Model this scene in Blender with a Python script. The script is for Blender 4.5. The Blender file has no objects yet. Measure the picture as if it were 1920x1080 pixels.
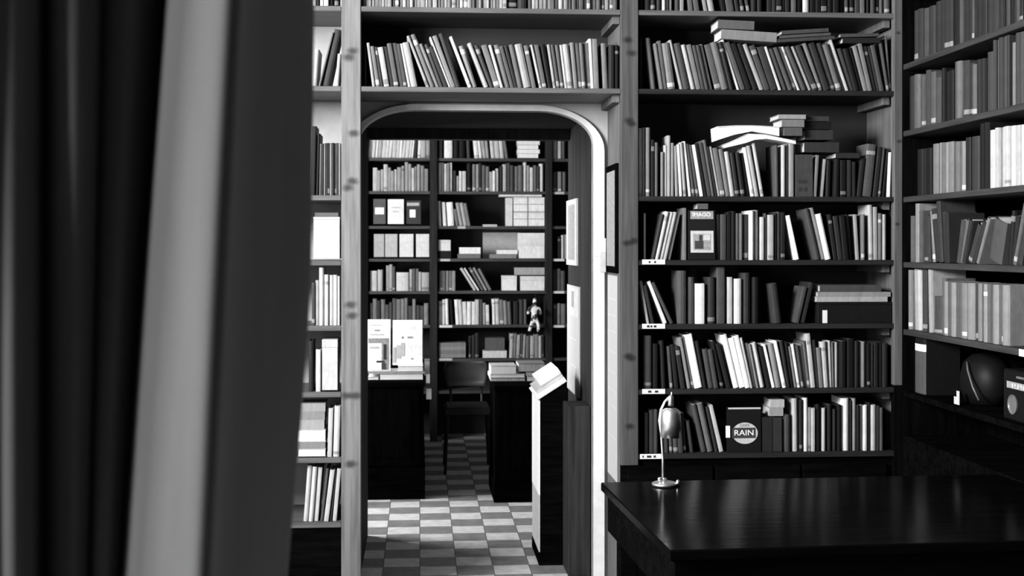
import bpy, math, random
from mathutils import Vector, Euler, Matrix
R = random.Random(7)
SC = bpy.context.scene
COL = SC.collection
# ------------------------------------------------------------------ camera
F, CX, HY, YAW, CAMZ = 2400.0, 960.0, 462.0, math.radians(4.12), 1.55
cd = bpy.data.cameras.new('camera'); cam = bpy.data.objects.new('camera', cd); COL.objects.link(cam)
cam.location = (0, 0, CAMZ); cam.rotation_euler = (math.pi/2, 0, -YAW)
cd.sensor_width = 36; cd.lens = 36*F/1920; cd.shift_y = -(540-HY)/1920
cd.clip_start = .05; cd.clip_end = 60
cd.dof.use_dof = True; cd.dof.focus_distance = 4.7; cd.dof.aperture_fstop = 5.6
SC.camera = cam
# ------------------------------------------------------------------ world, exposure
w = bpy.data.worlds.new('world'); SC.world = w; w.use_nodes = True
w.node_tree.nodes['Background'].inputs[0].default_value = (.8, .8, .8, 1)
w.node_tree.nodes['Background'].inputs[1].default_value = .12
SC.view_settings.view_transform = 'Standard'; SC.view_settings.look = 'None'
SC.view_settings.exposure = 0.0; SC.view_settings.gamma = 1.0
SC.view_settings.use_curve_mapping = False
# ------------------------------------------------------------------ daylight standing in the windows
def area(name, loc, rot, sx, sy, power, spread=180):
    l = bpy.data.lights.new(name, 'AREA'); l.shape = 'RECTANGLE'; l.size = sx; l.size_y = sy
    l.energy = power; l.spread = math.radians(spread)
    o = bpy.data.objects.new(name, l); COL.objects.link(o); o.location = loc; o.rotation_euler = rot
    return o
FACE_R = (0, -math.pi/2, 0)      # a light that shines towards +X
area('window_daylight_shop', (-2.64, 2.8, 2.75), FACE_R, 1.1, 1.8, 860)
area('window_daylight_front', (-2.64, .85, 1.9), FACE_R, 1.3, .7, 120)
area('window_daylight_back', (-1.94, 7.72, 1.9), FACE_R, 1.5, 1.3, 250)

# ================================================================== projection helper (pixel of the photo -> place on a real plane)
SY_, CY_ = math.sin(YAW), math.cos(YAW)
def ray(px, py):
    a = (px-CX)/F; b = (HY-py)/F
    return Vector((SY_+CY_*a, CY_-SY_*a, b))
def onY(px, py, Y):
    d = ray(px, py); k = Y/d.y; return Vector((d.x*k, Y, CAMZ+d.z*k))
def onX(px, py, X):
    d = ray(px, py); k = X/d.x; return Vector((X, d.y*k, CAMZ+d.z*k))
def onZ(px, py, Z):
    d = ray(px, py); k = (Z-CAMZ)/d.z; return Vector((d.x*k, d.y*k, Z))
def lin(v):
    v = v/255.0
    return v/12.92 if v < .04045 else ((v+.055)/1.055)**2.4

# ================================================================== materials
def newmat(name):
    m = bpy.data.materials.new(name); m.use_nodes = True
    nt = m.node_tree; return m, nt, nt.nodes['Principled BSDF']
def mixrgb(nt, a, b, fac, mode='MIX'):
    n = nt.nodes.new('ShaderNodeMix'); n.data_type = 'RGBA'; n.blend_type = mode
    for i, v in ((6, a), (7, b), (0, fac)):
        if hasattr(v, 'is_linked') or hasattr(v, 'links'): nt.links.new(v, n.inputs[i])
        elif i == 0: n.inputs[0].default_value = v
        else: n.inputs[i].default_value = (v, v, v, 1)
    return n.outputs[2]
def noise(nt, scale, detail=4, stretch=None, coord='Object', rough=.6):
    tc = nt.nodes.new('ShaderNodeTexCoord'); n = nt.nodes.new('ShaderNodeTexNoise')
    n.inputs['Scale'].default_value = scale; n.inputs['Detail'].default_value = detail
    n.inputs['Roughness'].default_value = rough
    if stretch:
        mp = nt.nodes.new('ShaderNodeMapping'); mp.inputs['Scale'].default_value = stretch
        nt.links.new(tc.outputs[coord], mp.inputs[0]); nt.links.new(mp.outputs[0], n.inputs[0])
    else: nt.links.new(tc.outputs[coord], n.inputs[0])
    return n.outputs['Fac']
def ramp(nt, fac, stops):
    r = nt.nodes.new('ShaderNodeValToRGB'); nt.links.new(fac, r.inputs[0])
    e = r.color_ramp.elements
    while len(e) < len(stops): e.new(.5)
    for k, (p, v) in enumerate(stops): e[k].position = p; e[k].color = (v, v, v, 1)
    return r.outputs[0]
def bump(nt, b, fac, strength=.3, dist=.003):
    n = nt.nodes.new('ShaderNodeBump'); n.inputs['Strength'].default_value = strength; n.inputs['Distance'].default_value = dist
    nt.links.new(fac, n.inputs['Height']); nt.links.new(n.outputs[0], b.inputs['Normal'])
def plain(name, v, rough=.6, metal=0, var=.15, scale=30, spec=.4):
    m, nt, b = newmat(name)
    f = noise(nt, scale)
    nt.links.new(ramp(nt, f, [(.3, v*(1-var)), (.7, min(1, v*(1+var)))]), b.inputs['Base Color'])
    b.inputs['Roughness'].default_value = rough; b.inputs['Metallic'].default_value = metal
    b.inputs['Specular IOR Level'].default_value = spec
    return m
def wood(name, lo, hi, stretch, rough=.5, knots=None, spec=.35):
    """grain runs along the axis whose stretch is small; knots = list of (x,y,z,radius)"""
    m, nt, b = newmat(name)
    g = noise(nt, 9, 6, stretch)
    big = noise(nt, 2.2, 3, stretch)
    c = mixrgb(nt, ramp(nt, g, [(.36, lo*.8), (.62, hi*1.1)]), ramp(nt, big, [(.38, lo), (.62, hi)]), .4)
    if knots:
        geo = nt.nodes.new('ShaderNodeNewGeometry')
        wob = noise(nt, 28, 3)
        for (x, y, z, r) in knots:
            s = nt.nodes.new('ShaderNodeVectorMath'); s.operation = 'SUBTRACT'
            nt.links.new(geo.outputs['Position'], s.inputs[0]); s.inputs[1].default_value = (x, y, z)
            q = nt.nodes.new('ShaderNodeVectorMath'); q.operation = 'MULTIPLY'; q.inputs[1].default_value = (.8, .8, 1.25)
            nt.links.new(s.outputs[0], q.inputs[0])
            l = nt.nodes.new('ShaderNodeVectorMath'); l.operation = 'LENGTH'; nt.links.new(q.outputs[0], l.inputs[0])
            a = nt.nodes.new('ShaderNodeMath'); a.operation = 'MULTIPLY_ADD'
            nt.links.new(wob, a.inputs[0]); a.inputs[1].default_value = r*1.2; nt.links.new(l.outputs['Value'], a.inputs[2])
            mr = nt.nodes.new('ShaderNodeMapRange'); nt.links.new(a.outputs[0], mr.inputs[0])
            mr.inputs[1].default_value = r*1.1; mr.inputs[2].default_value = r*2.3
            mr.inputs[3].default_value = .9; mr.inputs[4].default_value = 0
            c = mixrgb(nt, c, lo*.35, mr.outputs[0])
    nt.links.new(c, b.inputs['Base Color']); b.inputs['Roughness'].default_value = rough
    b.inputs['Specular IOR Level'].default_value = spec
    bump(nt, b, g, .25, .002)
    return m
def cover_mat(name, attr):
    m, nt, b = newmat(name)
    if attr:
        n = nt.nodes.new('ShaderNodeAttribute'); n.attribute_name = 'tone'; c = n.outputs['Color']
    else:
        n = nt.nodes.new('ShaderNodeObjectInfo'); c = n.outputs['Color']
    f = noise(nt, 55, 4, (1, 1, .35)); f2 = noise(nt, 14, 3)
    c = mixrgb(nt, c, ramp(nt, f, [(.3, .8), (.6, 1.0)]), 1.0, 'MULTIPLY')
    c = mixrgb(nt, c, ramp(nt, f2, [(.35, .88), (.6, 1.0)]), 1.0, 'MULTIPLY')
    nt.links.new(c, b.inputs['Base Color'])
    b.inputs['Roughness'].default_value = .6; b.inputs['Specular IOR Level'].default_value = .12
    return m
M = {}
M['cover'] = cover_mat('book cover cloth', False)
M['cover_attr'] = cover_mat('book cover cloth shelf fill', True)
def page_mat():
    m, nt, b = newmat('book pages')
    f = noise(nt, 60, 2, (1, .05, .05))
    nt.links.new(ramp(nt, f, [(.35, .34), (.65, .52)]), b.inputs['Base Color']); b.inputs['Roughness'].default_value = .9
    return m
M['pages'] = page_mat()
M['notice_paper'] = plain('notice paper', .36, .8, var=.05)
M['white_paper'] = plain('white paper', .8, .8, var=.04)
M['grey_paper'] = plain('grey paper', .42, .8, var=.12)
M['mid_print'] = plain('grey print', .22, .7, var=.3, scale=60)
M['dark_print'] = plain('dark print', .03, .6)
M['ink'] = plain('black ink', .015, .7)
M['plaster'] = plain('aged plaster', .34, .9, var=.22, scale=5)
M['white_trim'] = plain('white painted moulding', .6, .5, var=.1, scale=18)
M['dark_paint'] = plain('dark wall paint', .05, .8, var=.2, scale=4)
M['ceiling'] = plain('ceiling paint', .1, .9, scale=3)
M['black_wood'] = wood('black stained wood', 0.001, 0.003, (.6, 6, 6), 0.8, spec=0)
M['black_wood_v'] = wood('black stained wood upright', 0.001, 0.003, (6, 6, .5), 0.8, spec=0)
M['dark_shelf'] = wood('dark wooden shelf board', 0.03, 0.06, (.5, 6, 6), .5)
M['dark_post'] = wood('dark wooden upright', 0.012, 0.025, (6, 6, .4), 0.7, spec=0.1)
M['passage_wood'] = wood('worn brown panelling', 0.012, 0.027, (6, 6, .3), 0.85, spec=0.08)
M['table_top'] = wood('polished black table', 0.001, 0.002, (.4, 5, 5), 0.14, spec=0)
M['dark_back'] = plain('back board in shade tone', .02, .8, scale=8)  # dark tone stands for shade on the wall behind the shelves
M['mid_back'] = plain('doorway back board in shade tone', .02, .8, scale=8)  # near-black tone stands for shade on the wall over the doorway
M['table_top'].node_tree.nodes['Principled BSDF'].inputs['IOR'].default_value = 1.045
M['table_top'].node_tree.nodes['Principled BSDF'].inputs['Specular IOR Level'].default_value = .5
M['table_edge'] = wood('black table edge', 0.001, 0.0025, (.4, 5, 5), 0.9, spec=0)
M['chair_plastic'] = plain('dark grey chair plastic', .022, .5, spec=.2)
M['iron'] = plain('black iron', .02, .4, 0)
M['steel'] = plain('brushed lamp metal', .8, .36, 1.0, var=.08, scale=60)
M['black_plastic'] = plain('black plastic', .004, .5, spec=.1)
M['grey_plastic'] = plain('grey plastic', .09, .4)
M['label_card'] = plain('shelf label card', .62, .7, var=.03)
def fabric():
    m, nt, b = newmat('grey velvet curtain')
    f = noise(nt, 7, 3, (2, 2, .4)); g = noise(nt, 380, 2)
    c = mixrgb(nt, ramp(nt, f, [(.3, .069), (.7, .088)]), ramp(nt, g, [(.3, .85), (.7, 1.0)]), 1.0, 'MULTIPLY')
    nt.links.new(c, b.inputs['Base Color']); b.inputs['Roughness'].default_value = .95
    b.inputs['Specular IOR Level'].default_value = .1
    b.inputs['Sheen Weight'].default_value = .1
    return m
M['fabric'] = fabric()
def dollmat():
    m, nt, b = newmat('black and white patched cloth')
    f = noise(nt, 22, 2); nt.links.new(ramp(nt, f, [(.50, .8), (.54, .03)]), b.inputs['Base Color']); b.inputs['Roughness'].default_value = .9
    return m
M['doll'] = dollmat()
def tiles():
    m, nt, b = newmat('checkered floor tiles')
    T = .1765; oy = 6.035
    geo = nt.nodes.new('ShaderNodeNewGeometry'); sep = nt.nodes.new('ShaderNodeSeparateXYZ')
    nt.links.new(geo.outputs['Position'], sep.inputs[0])
    def mth(op, a, c=None, d=None):
        n = nt.nodes.new('ShaderNodeMath'); n.operation = op
        for i, v in enumerate((a, c, d)):
            if v is None: continue
            if isinstance(v, (int, float)): n.inputs[i].default_value = v
            else: nt.links.new(v, n.inputs[i])
        return n.outputs[0]
    u = mth('DIVIDE', sep.outputs[0], T); v = mth('DIVIDE', mth('SUBTRACT', sep.outputs[1], oy), T)
    par = mth('MODULO', mth('ADD', mth('ADD', mth('FLOOR', u), mth('FLOOR', v)), 400), 2)
    fu = mth('ABSOLUTE', mth('SUBTRACT', mth('FRACT', u), .5)); fv = mth('ABSOLUTE', mth('SUBTRACT', mth('FRACT', v), .5))
    grout = mth('GREATER_THAN', mth('MAXIMUM', fu, fv), .488)
    f = noise(nt, 16, 5)
    dark = ramp(nt, f, [(.3, .13), (.7, .21)]); light = ramp(nt, f, [(.3, .4), (.7, .6)])
    c = mixrgb(nt, light, dark, par); c = mixrgb(nt, c, .07, grout)
    nt.links.new(c, b.inputs['Base Color']); b.inputs['Roughness'].default_value = .45
    b.inputs['Specular IOR Level'].default_value = .25
    return m
M['tiles'] = tiles()

# ================================================================== mesh helpers
class MB:
    def __init__(s): s.v = []; s.f = []; s.mi = []; s.tone = []
    def add(s, vs, fs, mi=0, tone=None):
        n = len(s.v); s.v += [tuple(p) for p in vs]; s.f += [tuple(i+n for i in f) for f in fs]
        s.mi += [mi]*len(fs); s.tone += [tone]*len(fs); return s
    def box(s, x0, x1, y0, y1, z0, z1, mi=0, bev=0.0):
        if bev > 0:
            b = min(bev, (x1-x0)*.45, (y1-y0)*.45, (z1-z0)*.45)
            vs = []; idx = {}
            for ix, (xa, xs) in enumerate(((x0, 1), (x1, -1))):
                for iy, (ya, ys) in enumerate(((y0, 1), (y1, -1))):
                    for iz, (za, zs) in enumerate(((z0, 1), (z1, -1))):
                        for k in range(3):
                            p = [xa+xs*b, ya+ys*b, za+zs*b]; p[k] = (xa, ya, za)[k]
                            idx[(ix, iy, iz, k)] = len(vs); vs.append(p)
            fs = []
            g = lambda a, b_, c, k: idx[(a, b_, c, k)]
            for e in (0, 1):
                q = [g(e, 0, 0, 0), g(e, 1, 0, 0), g(e, 1, 1, 0), g(e, 0, 1, 0)]; fs.append(q if e else q[::-1])
                q = [g(0, e, 0, 1), g(1, e, 0, 1), g(1, e, 1, 1), g(0, e, 1, 1)]; fs.append(q[::-1] if e else q)
                q = [g(0, 0, e, 2), g(1, 0, e, 2), g(1, 1, e, 2), g(0, 1, e, 2)]; fs.append(q if e else q[::-1])
            for a in (0, 1):
                for c in (0, 1):
                    q = [g(a, c, 0, 0), g(a, c, 1, 0), g(a, c, 1, 1), g(a, c, 0, 1)]; fs.append(q if (a ^ c) else q[::-1])
                    q = [g(a, 0, c, 0), g(a, 0, c, 2), g(a, 1, c, 2), g(a, 1, c, 0)]; fs.append(q if (a ^ c) else q[::-1])
                    q = [g(0, a, c, 1), g(1, a, c, 1), g(1, a, c, 2), g(0, a, c, 2)]; fs.append(q if (a ^ c) else q[::-1])
                    for d in (0, 1):
                        q = [g(a, c, d, 0), g(a, c, d, 1), g(a, c, d, 2)]; fs.append(q if not (a ^ c ^ d) else q[::-1])
            return s.add(vs, fs, mi)
        vs = [(x, y, z) for x in (x0, x1) for y in (y0, y1) for z in (z0, z1)]
        return s.add(vs, [(0, 1, 3, 2), (4, 6, 7, 5), (0, 4, 5, 1), (2, 3, 7, 6), (0, 2, 6, 4), (1, 5, 7, 3)], mi)
    def lathe(s, prof, c=(0, 0, 0), n=24, mi=0):
        vs = []; fs = []
        for r, z in prof:
            for k in range(n):
                a = 2*math.pi*k/n; vs.append((c[0]+r*math.cos(a), c[1]+r*math.sin(a), c[2]+z))
        for i in range(len(prof)-1):
            for k in range(n):
                k2 = (k+1) % n; fs.append((i*n+k, i*n+k2, (i+1)*n+k2, (i+1)*n+k))
        fs.append(tuple(range(n))[::-1]); fs.append(tuple((len(prof)-1)*n+k for k in range(n)))
        return s.add(vs, fs, mi)
    def tube(s, pts, r, n=10, mi=0):
        pts = [Vector(p) for p in pts]; vs = []; fs = []
        rr = r if isinstance(r, (list, tuple)) else [r]*len(pts)
        up = Vector((.13, .98, .1))
        for i, p in enumerate(pts):
            t = (pts[min(i+1, len(pts)-1)]-pts[max(i-1, 0)]).normalized()
            a = t.cross(up).normalized(); b = t.cross(a).normalized()
            for k in range(n):
                q = 2*math.pi*k/n; vs.append(p+a*math.cos(q)*rr[i]+b*math.sin(q)*rr[i])
        for i in range(len(pts)-1):
            for k in range(n):
                k2 = (k+1) % n; fs.append((i*n+k, i*n+k2, (i+1)*n+k2, (i+1)*n+k))
        fs.append(tuple(range(n))[::-1]); fs.append(tuple((len(pts)-1)*n+k for k in range(n)))
        return s.add(vs, fs, mi)
    def prism(s, poly, y0, y1, mi=0):
        """poly = [(x,z)] extruded along y"""
        n = len(poly); vs = [(x, y0, z) for x, z in poly]+[(x, y1, z) for x, z in poly]
        fs = [tuple(range(n)), tuple(range(n, 2*n))[::-1]]+[(i, i+n, (i+1) % n+n, (i+1) % n) for i in range(n)]
        return s.add(vs, fs, mi)
    def build(s, name, mats, parent=None, color=None, smooth=False):
        me = bpy.data.meshes.new(name); me.from_pydata(s.v, [], s.f)
        for m in (mats if isinstance(mats, (list, tuple)) else [mats]): me.materials.append(m)
        me.polygons.foreach_set('material_index', s.mi)
        if any(t is not None for t in s.tone):
            at = me.color_attributes.new('tone', 'FLOAT_COLOR', 'CORNER'); arr = []
            for p, t in zip(me.polygons, s.tone):
                t = .4 if t is None else t
                arr += [t, t, t, 1.0]*p.loop_total
            at.data.foreach_set('color', arr)
        if smooth: me.polygons.foreach_set('use_smooth', [True]*len(me.polygons))
        me.update()
        o = bpy.data.objects.new(name, me); COL.objects.link(o)
        if parent: o.parent = parent
        if color is not None: o.color = (color, color, color, 1)
        return o
def box(*a, **k): return MB().box(*a, **k)
def thing(name, label, cat, loc=(0, 0, 0), rot=(0, 0, 0), group=None):
    o = bpy.data.objects.new(name, None); COL.objects.link(o); o.location = loc; o.rotation_euler = rot
    o.empty_display_size = .05
    return tag(o, label, cat, group)
def tag(o, label, cat, group=None, kind=None):
    n = len(label.split()); assert 4 <= n <= 16, (n, label)
    o['label'] = label; o['category'] = cat
    if group: o['group'] = group
    if kind: o['kind'] = kind
    return o
def struct(o, label=None):
    o['kind'] = 'structure'
    if label: o['label'] = label
    return o
def move(o, loc): o.location = loc; return o

# ================================================================== the rooms
WY0, WY1 = 5.9, 6.9           # the thick wall between the rooms
FY = 5.5                      # front plane of the bookcase round the doorway
RX = 2.12                     # front plane of the bookcase on the right-hand wall
OXL, OXR = onY(673, 500, WY0).x, onY(1112, 500, WY0).x
OTOP = 2.175
struct(box(-3.2, 2.9, -2.2, 11.2, -.1, 0).build('floor', M['tiles']))
struct(box(-3.2, 2.9, -2.2, 11.2, 3.6, 3.7).build('ceiling', M['ceiling']))
def wall_with_window(name, x0, x1, ya, yb, wa, wb, za, zb, mat, zc=3.6):
    m = MB(); m.box(x0, x1, ya, wa, 0, zc); m.box(x0, x1, wb, yb, 0, zc)
    m.box(x0, x1, wa, wb, 0, za); m.box(x0, x1, wa, wb, zb, zc)
    return struct(m.build(name, mat))
m = MB()   # left wall of the front room with two windows
for (a, b, c, d) in ((-2.2, .45, 0, 3.6), (1.25, 1.85, 0, 3.6), (3.75, 5.9, 0, 3.6), (.45, 1.25, 0, 1.2), (.45, 1.25, 2.6, 3.6), (1.85, 3.75, 0, 2.15), (1.85, 3.75, 3.35, 3.6)):
    m.box(-2.6, -2.5, a, b, c, d)
struct(m.build('wall_left', M['dark_paint']))
struct(box(2.52, 2.62, -2.2, 5.9, 0, 3.6).build('wall_right', M['dark_paint']))
struct(box(-2.6, 2.62, -2.3, -2.2, 0, 3.6).build('wall_behind', M['dark_paint']))
wall_with_window('wall_back_room_left', -1.9, -1.8, 6.9, 10.62, 7.0, 8.45, 1.1, 2.7, M['dark_paint'])
struct(box(1.75, 1.85, 6.9, 10.62, 0, 3.6).build('wall_back_room_right', M['dark_paint']))
struct(box(-1.9, 1.85, 10.62, 10.72, 0, 3.6).build('wall_back', M['plaster']))
def window_frame(name, x, a, b, c, d):
    m = MB(); t = .04
    m.box(x-.02, x+.02, a, b, c, c+t); m.box(x-.02, x+.02, a, b, d-t, d)
    m.box(x-.02, x+.02, a, a+t, c+t, d-t); m.box(x-.02, x+.02, b-t, b, c+t, d-t)
    mid = (a+b)/2; m.box(x-.015, x+.015, mid-.02, mid+.02, c+t, d-t)
    struct(m.build(name, M['white_trim']))
window_frame('window_1', -2.55, 1.85, 3.75, 2.15, 3.35)
window_frame('window_2', -2.55, .45, 1.25, 1.2, 2.6)
window_frame('window_3', -1.85, 7.0, 8.45, 1.1, 2.7)
# the arched wall
def arch_profile(xl, xr, top, ax, az, n=12):
    p = [(xl, 0.0), (xl, top-az)]
    for k in range(1, n+1):
        a = math.pi*(1-k/(2*n)); p.append((xl+ax+ax*math.cos(a), top-az+az*math.sin(a)))
    for k in range(0, n):
        a = math.pi/2*(1-k/n); p.append((xr-ax+ax*math.cos(a), top-az+az*math.sin(a)))
    p += [(xr, top-az), (xr, 0.0)]
    return p
PI_ = arch_profile(OXL, OXR, OTOP, .25, .15)
def arch_wall():
    m = MB(); L, Rr, T = -2.5, 2.52, 3.6
    for y, flip in ((WY0, 0), (WY1, 1)):
        PP = PI_ if not flip else [(OXL if k <= len(PI_)//2 else OXR, 0 if k in (0, len(PI_)-1) else z if k in (1, len(PI_)-2) else OTOP) for k, (x, z) in enumerate(PI_)]
        vs = [(x, y, z) for x, z in PP]; fs = []; n = len(PI_)
        out = []
        for i, (x, z) in enumerate(PI_):
            if i <= 1: out.append((L, y, z))
            elif i >= n-2: out.append((Rr, y, z))
            else: out.append((x, y, T))
        vs += out
        vs += [(L, y, T), (Rr, y, T)]
        for i in range(n-1):
            if i == 1: fs += [(1, 2, n+2, 2*n), (1, 2*n, n+1)]
            elif i == n-3: fs += [(n-3, n-2, 2*n+1, 2*n-3), (n-2, 2*n-2, 2*n+1)]
            else: fs.append((i, i+1, n+i+1, n+i))
        m.add(vs, fs, 0)
    n = len(PI_)
    m.add([(x, WY0, z) for x, z in PI_]+[(x, WY0+.05, z) for x, z in PI_], [(i, i+1, n+i+1, n+i) for i in range(n-1)], 0)
    # back of the rounded corners, then a square passage through the wall
    for k0, k1, cx in ((1, n//2, OXL), (n//2, n-2, OXR)):
        vs = [(x, WY0+.05, z) for x, z in PI_[k0:k1+1]]+[(cx, WY0+.05, OTOP)]
        m.add(vs, [(i, i+1, len(vs)-1) for i in range(len(vs)-2)], 0)
    Q = [(OXL, WY0+.05, 0), (OXL, WY0+.05, OTOP), (OXR, WY0+.05, OTOP), (OXR, WY0+.05, 0)]
    m.add(Q+[(x, WY1, z) for x, y, z in Q], [(i, i+1, i+5, i+4) for i in range(3)], 1)
    return struct(m.build('wall_front', [M['plaster'], M['passage_wood']]))
arch_wall()
# white moulding round the arch, on the shop side
def band(p0, p1, y0, y1, name, mat):
    m = MB(); n = len(p0)
    rings = [[(x, y1, z) for x, z in p1], [(x, y0, z) for x, z in p1], [(x, y0, z) for x, z in p0], [(x, y1+.02, z) for x, z in p0]]
    vs = sum(rings, [])
    fs = [(r*n+i, r*n+i+1, (r+1)*n+i+1, (r+1)*n+i) for r in range(3) for i in range(n-1)]
    m.add(vs, fs); return struct(m.build(name, mat))
PO = arch_profile(OXL-.05, OXR+.05, OTOP+.027, .32, .21)
band(PI_, PO, WY0-.022, WY0, 'trim_1', M['white_trim'])
struct(box(OXL+.001, OXR-.001, WY1-.09, WY1-.001, OTOP-.055, OTOP-.002).build('trim_2', M['passage_wood']))

struct(box(onY(1065, 500, 5.97).x, OXR-.001, 5.97, 6.185, 0, .80, bev=.004).build('trim_3', M['passage_wood']))
# ================================================================== bookcase round the doorway
ZS = [2.576, 2.234, 1.768, 1.490, 1.211, .928, .648, .372]
X_LP0, X_LP1 = onY(640, 0, FY).x, onY(677, 0, FY).x
X_RP0, X_RP1 = onY(1164, 0, FY).x, onY(1197, 0, FY).x
X_CP0, X_CP1 = onY(1676, 0, FY).x, onY(1692, 0, FY).x
def kn(px, pys, r): return [(onY(px+dx, py, FY).x, FY, onY(px, py, FY).z, r) for dx, py in pys]
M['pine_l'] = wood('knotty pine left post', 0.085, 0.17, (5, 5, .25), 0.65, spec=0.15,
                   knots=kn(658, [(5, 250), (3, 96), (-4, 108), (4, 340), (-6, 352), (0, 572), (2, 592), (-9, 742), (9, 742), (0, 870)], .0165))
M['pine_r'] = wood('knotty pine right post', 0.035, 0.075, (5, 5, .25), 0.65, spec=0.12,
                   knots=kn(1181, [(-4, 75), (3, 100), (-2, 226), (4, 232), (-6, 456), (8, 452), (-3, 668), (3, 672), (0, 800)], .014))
M['pine_c'] = wood('pine corner post', 0.05, 0.1, (5, 5, .25), 0.7, spec=0.1, knots=kn(1684, [(0, 62), (2, 265), (-2, 420)], .008))
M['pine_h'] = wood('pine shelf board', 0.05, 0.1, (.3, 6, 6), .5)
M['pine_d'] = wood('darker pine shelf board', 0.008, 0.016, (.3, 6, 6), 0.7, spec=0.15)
M['pine_side'] = wood('pine side panel', 0.07, 0.12, (6, 6, .3), 0.7, spec=0.1)
bc = thing('bookcase', 'tall pine bookcase with knotty posts built around the arched doorway', 'bookcase', (0, 0, 0))
PT = 3.2
def post(x0, x1, z0, mat, y1=FY+.035, name='post'):
    return box(x0, x1, FY-.004, y1, z0, PT, bev=.003).build(name, mat, bc)
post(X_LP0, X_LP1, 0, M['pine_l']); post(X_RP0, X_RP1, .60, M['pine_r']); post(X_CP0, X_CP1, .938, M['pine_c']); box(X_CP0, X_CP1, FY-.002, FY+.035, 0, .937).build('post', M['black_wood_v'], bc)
for x0, x1, z0, nm in ((X_LP0+.02, X_LP0+.042, 0, 0), (X_RP0+.001, X_RP0+.022, 0, 0), (X_CP1-.02, X_CP1-.001, 0, 0), (-.92, -.90, 0, 0)):
    box(x0, x1, FY+.036, WY0-.004, z0, PT).build('side_panel', M['pine_side'], bc)
def shelf_label(parent, x, z, y, w=.085, h=.021, marks=((.3, .4), (.55, .66))):
    o = box(x, x+w, y-.004, y-.001, z-h, z).build('shelf_label', M['label_card'], parent)
    mm = MB()
    for a, b in marks: mm.box(x+w*a, x+w*b, y-.0046, y-.0041, z-h*.75, z-h*.3)
    mm.build('writing', M['ink'], parent)
for i, z in enumerate(ZS):
    t = .022
    # boards
    box(-.90, X_LP0-.001 if True else 0, FY, WY0-.003, z-t, z, bev=.002).build('shelf', M['pine_h'], bc)
    if i < 2:
        box(X_LP1-.02, X_RP0, FY+.0, WY0-.003, z-t, z, bev=.002).build('shelf', M['pine_h'] if i == 0 else M['pine_h'], bc)
        mm = MB(); mm.box(X_RP0-.03, X_RP0-.001, FY+.04, WY0-.01, z-.055, z-.023)
        mm.build('shelf_batten', M['pine_side'], bc)
    if i < 7:
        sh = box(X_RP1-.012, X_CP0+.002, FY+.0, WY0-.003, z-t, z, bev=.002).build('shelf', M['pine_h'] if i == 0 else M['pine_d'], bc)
        box(X_CP0-.03, X_CP0-.001, FY+.05, WY0-.01, z-.055, z-.023).build('shelf_batten', M['pine_side'], bc)
        if i >= 3:
            x = onY(1204 if i < 6 else 1200, 0, FY).x
            shelf_label(sh, x, z+.003 if i < 6 else z+.001, FY, w=.1 if i < 6 else .098,
                        marks={3: ((.28, .36), (.52, .6)), 4: ((.2, .32), (.36, .44), (.5, .62)), 5: ((.25, .4), (.55, .7)), 6: ((.1, .16), (.3, .5), (.6, .7))}[i])
box(X_RP0+.023, X_CP1-.021, WY0-.0025, WY0-.0005, .62, PT).build('back_board', M['dark_back'], bc)  # dark sheet painting the shade over the plaster of the right bay
box(X_LP0+.043, X_RP0, WY0-.0025, WY0-.0005, ZS[1]+.0, PT).build('back_board', M['mid_back'], bc)  # dark sheet painting the shade over the plaster above the arch
# closed base of the right bay, and of the left bay
zb = ZS[6]-.022
base = box(X_RP0+.003, X_CP0, FY+.02, WY0-.003, 0, zb-.001).build('base_cabinet', M['black_wood'], bc)
for k in range(3):
    xa = X_RP0+.03+k*(X_CP0-X_RP0-.05)/3; xb_ = xa+(X_CP0-X_RP0-.05)/3-.012
    d = MB(); d.box(xa, xb_, FY+.0, FY+.019, .08, zb-.03, bev=.003)
    d.box(xa+.06, xb_-.06, FY-.006, FY-.0005, .14, zb-.09, bev=.003)
    dd = d.build('door', M['black_wood'], bc)
    MB().lathe([(.004, 0), (.012, .006), (.013, .014), (.004, .02)], n=14).build('knob', M['iron'], dd).matrix_local = Matrix.Translation((xb_-.03, FY+.0, .42)) @ Matrix.Rotation(math.pi/2, 4, 'X')
box(-.9, X_LP0-.002, FY+.01, FY+.03, 0, ZS[7]-.024).build('base_panel', M['black_wood'], bc)

# ================================================================== bookcase on the right-hand wall
ZR = [2.349, 2.056, 1.767, 1.481, 1.186]
rb = thing('bookcase', 'dark bookcase along the right-hand wall running towards the camera', 'bookcase')
M['rshelf'] = wood('side wall shelf board', 0.018, 0.034, (6, .3, 6), 0.7, spec=0.15)
for z in ZR+[2.66, .915]:
    s = box(RX, 2.515, 1.6, FY-.01, z-.024, z, bev=.002).build('shelf', M['rshelf'] if z > 1 else M['black_wood'], rb)
    if z == 1.186:
        p = onX(1912, 655, RX)
        box(RX-.003, RX-.0006, p.y-.05, p.y, z-.024, z+.001).build('shelf_label', M['label_card'], s)
box(RX+.002, 2.515, 1.575, 1.599, 0, PT).build('upright', M['black_wood_v'], rb)
box(RX+.002, 2.515, FY-.0095, FY+.012, 0, PT).build('upright', M['black_wood_v'], rb)
box(2.50, 2.515, 1.6, FY-.012, 0, PT).build('back_board', M['black_wood_v'], rb)
box(RX+.0, 2.515, 1.6, FY-.012, .02, .72, bev=.003).build('base_cabinet', M['black_wood'], rb)

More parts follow.
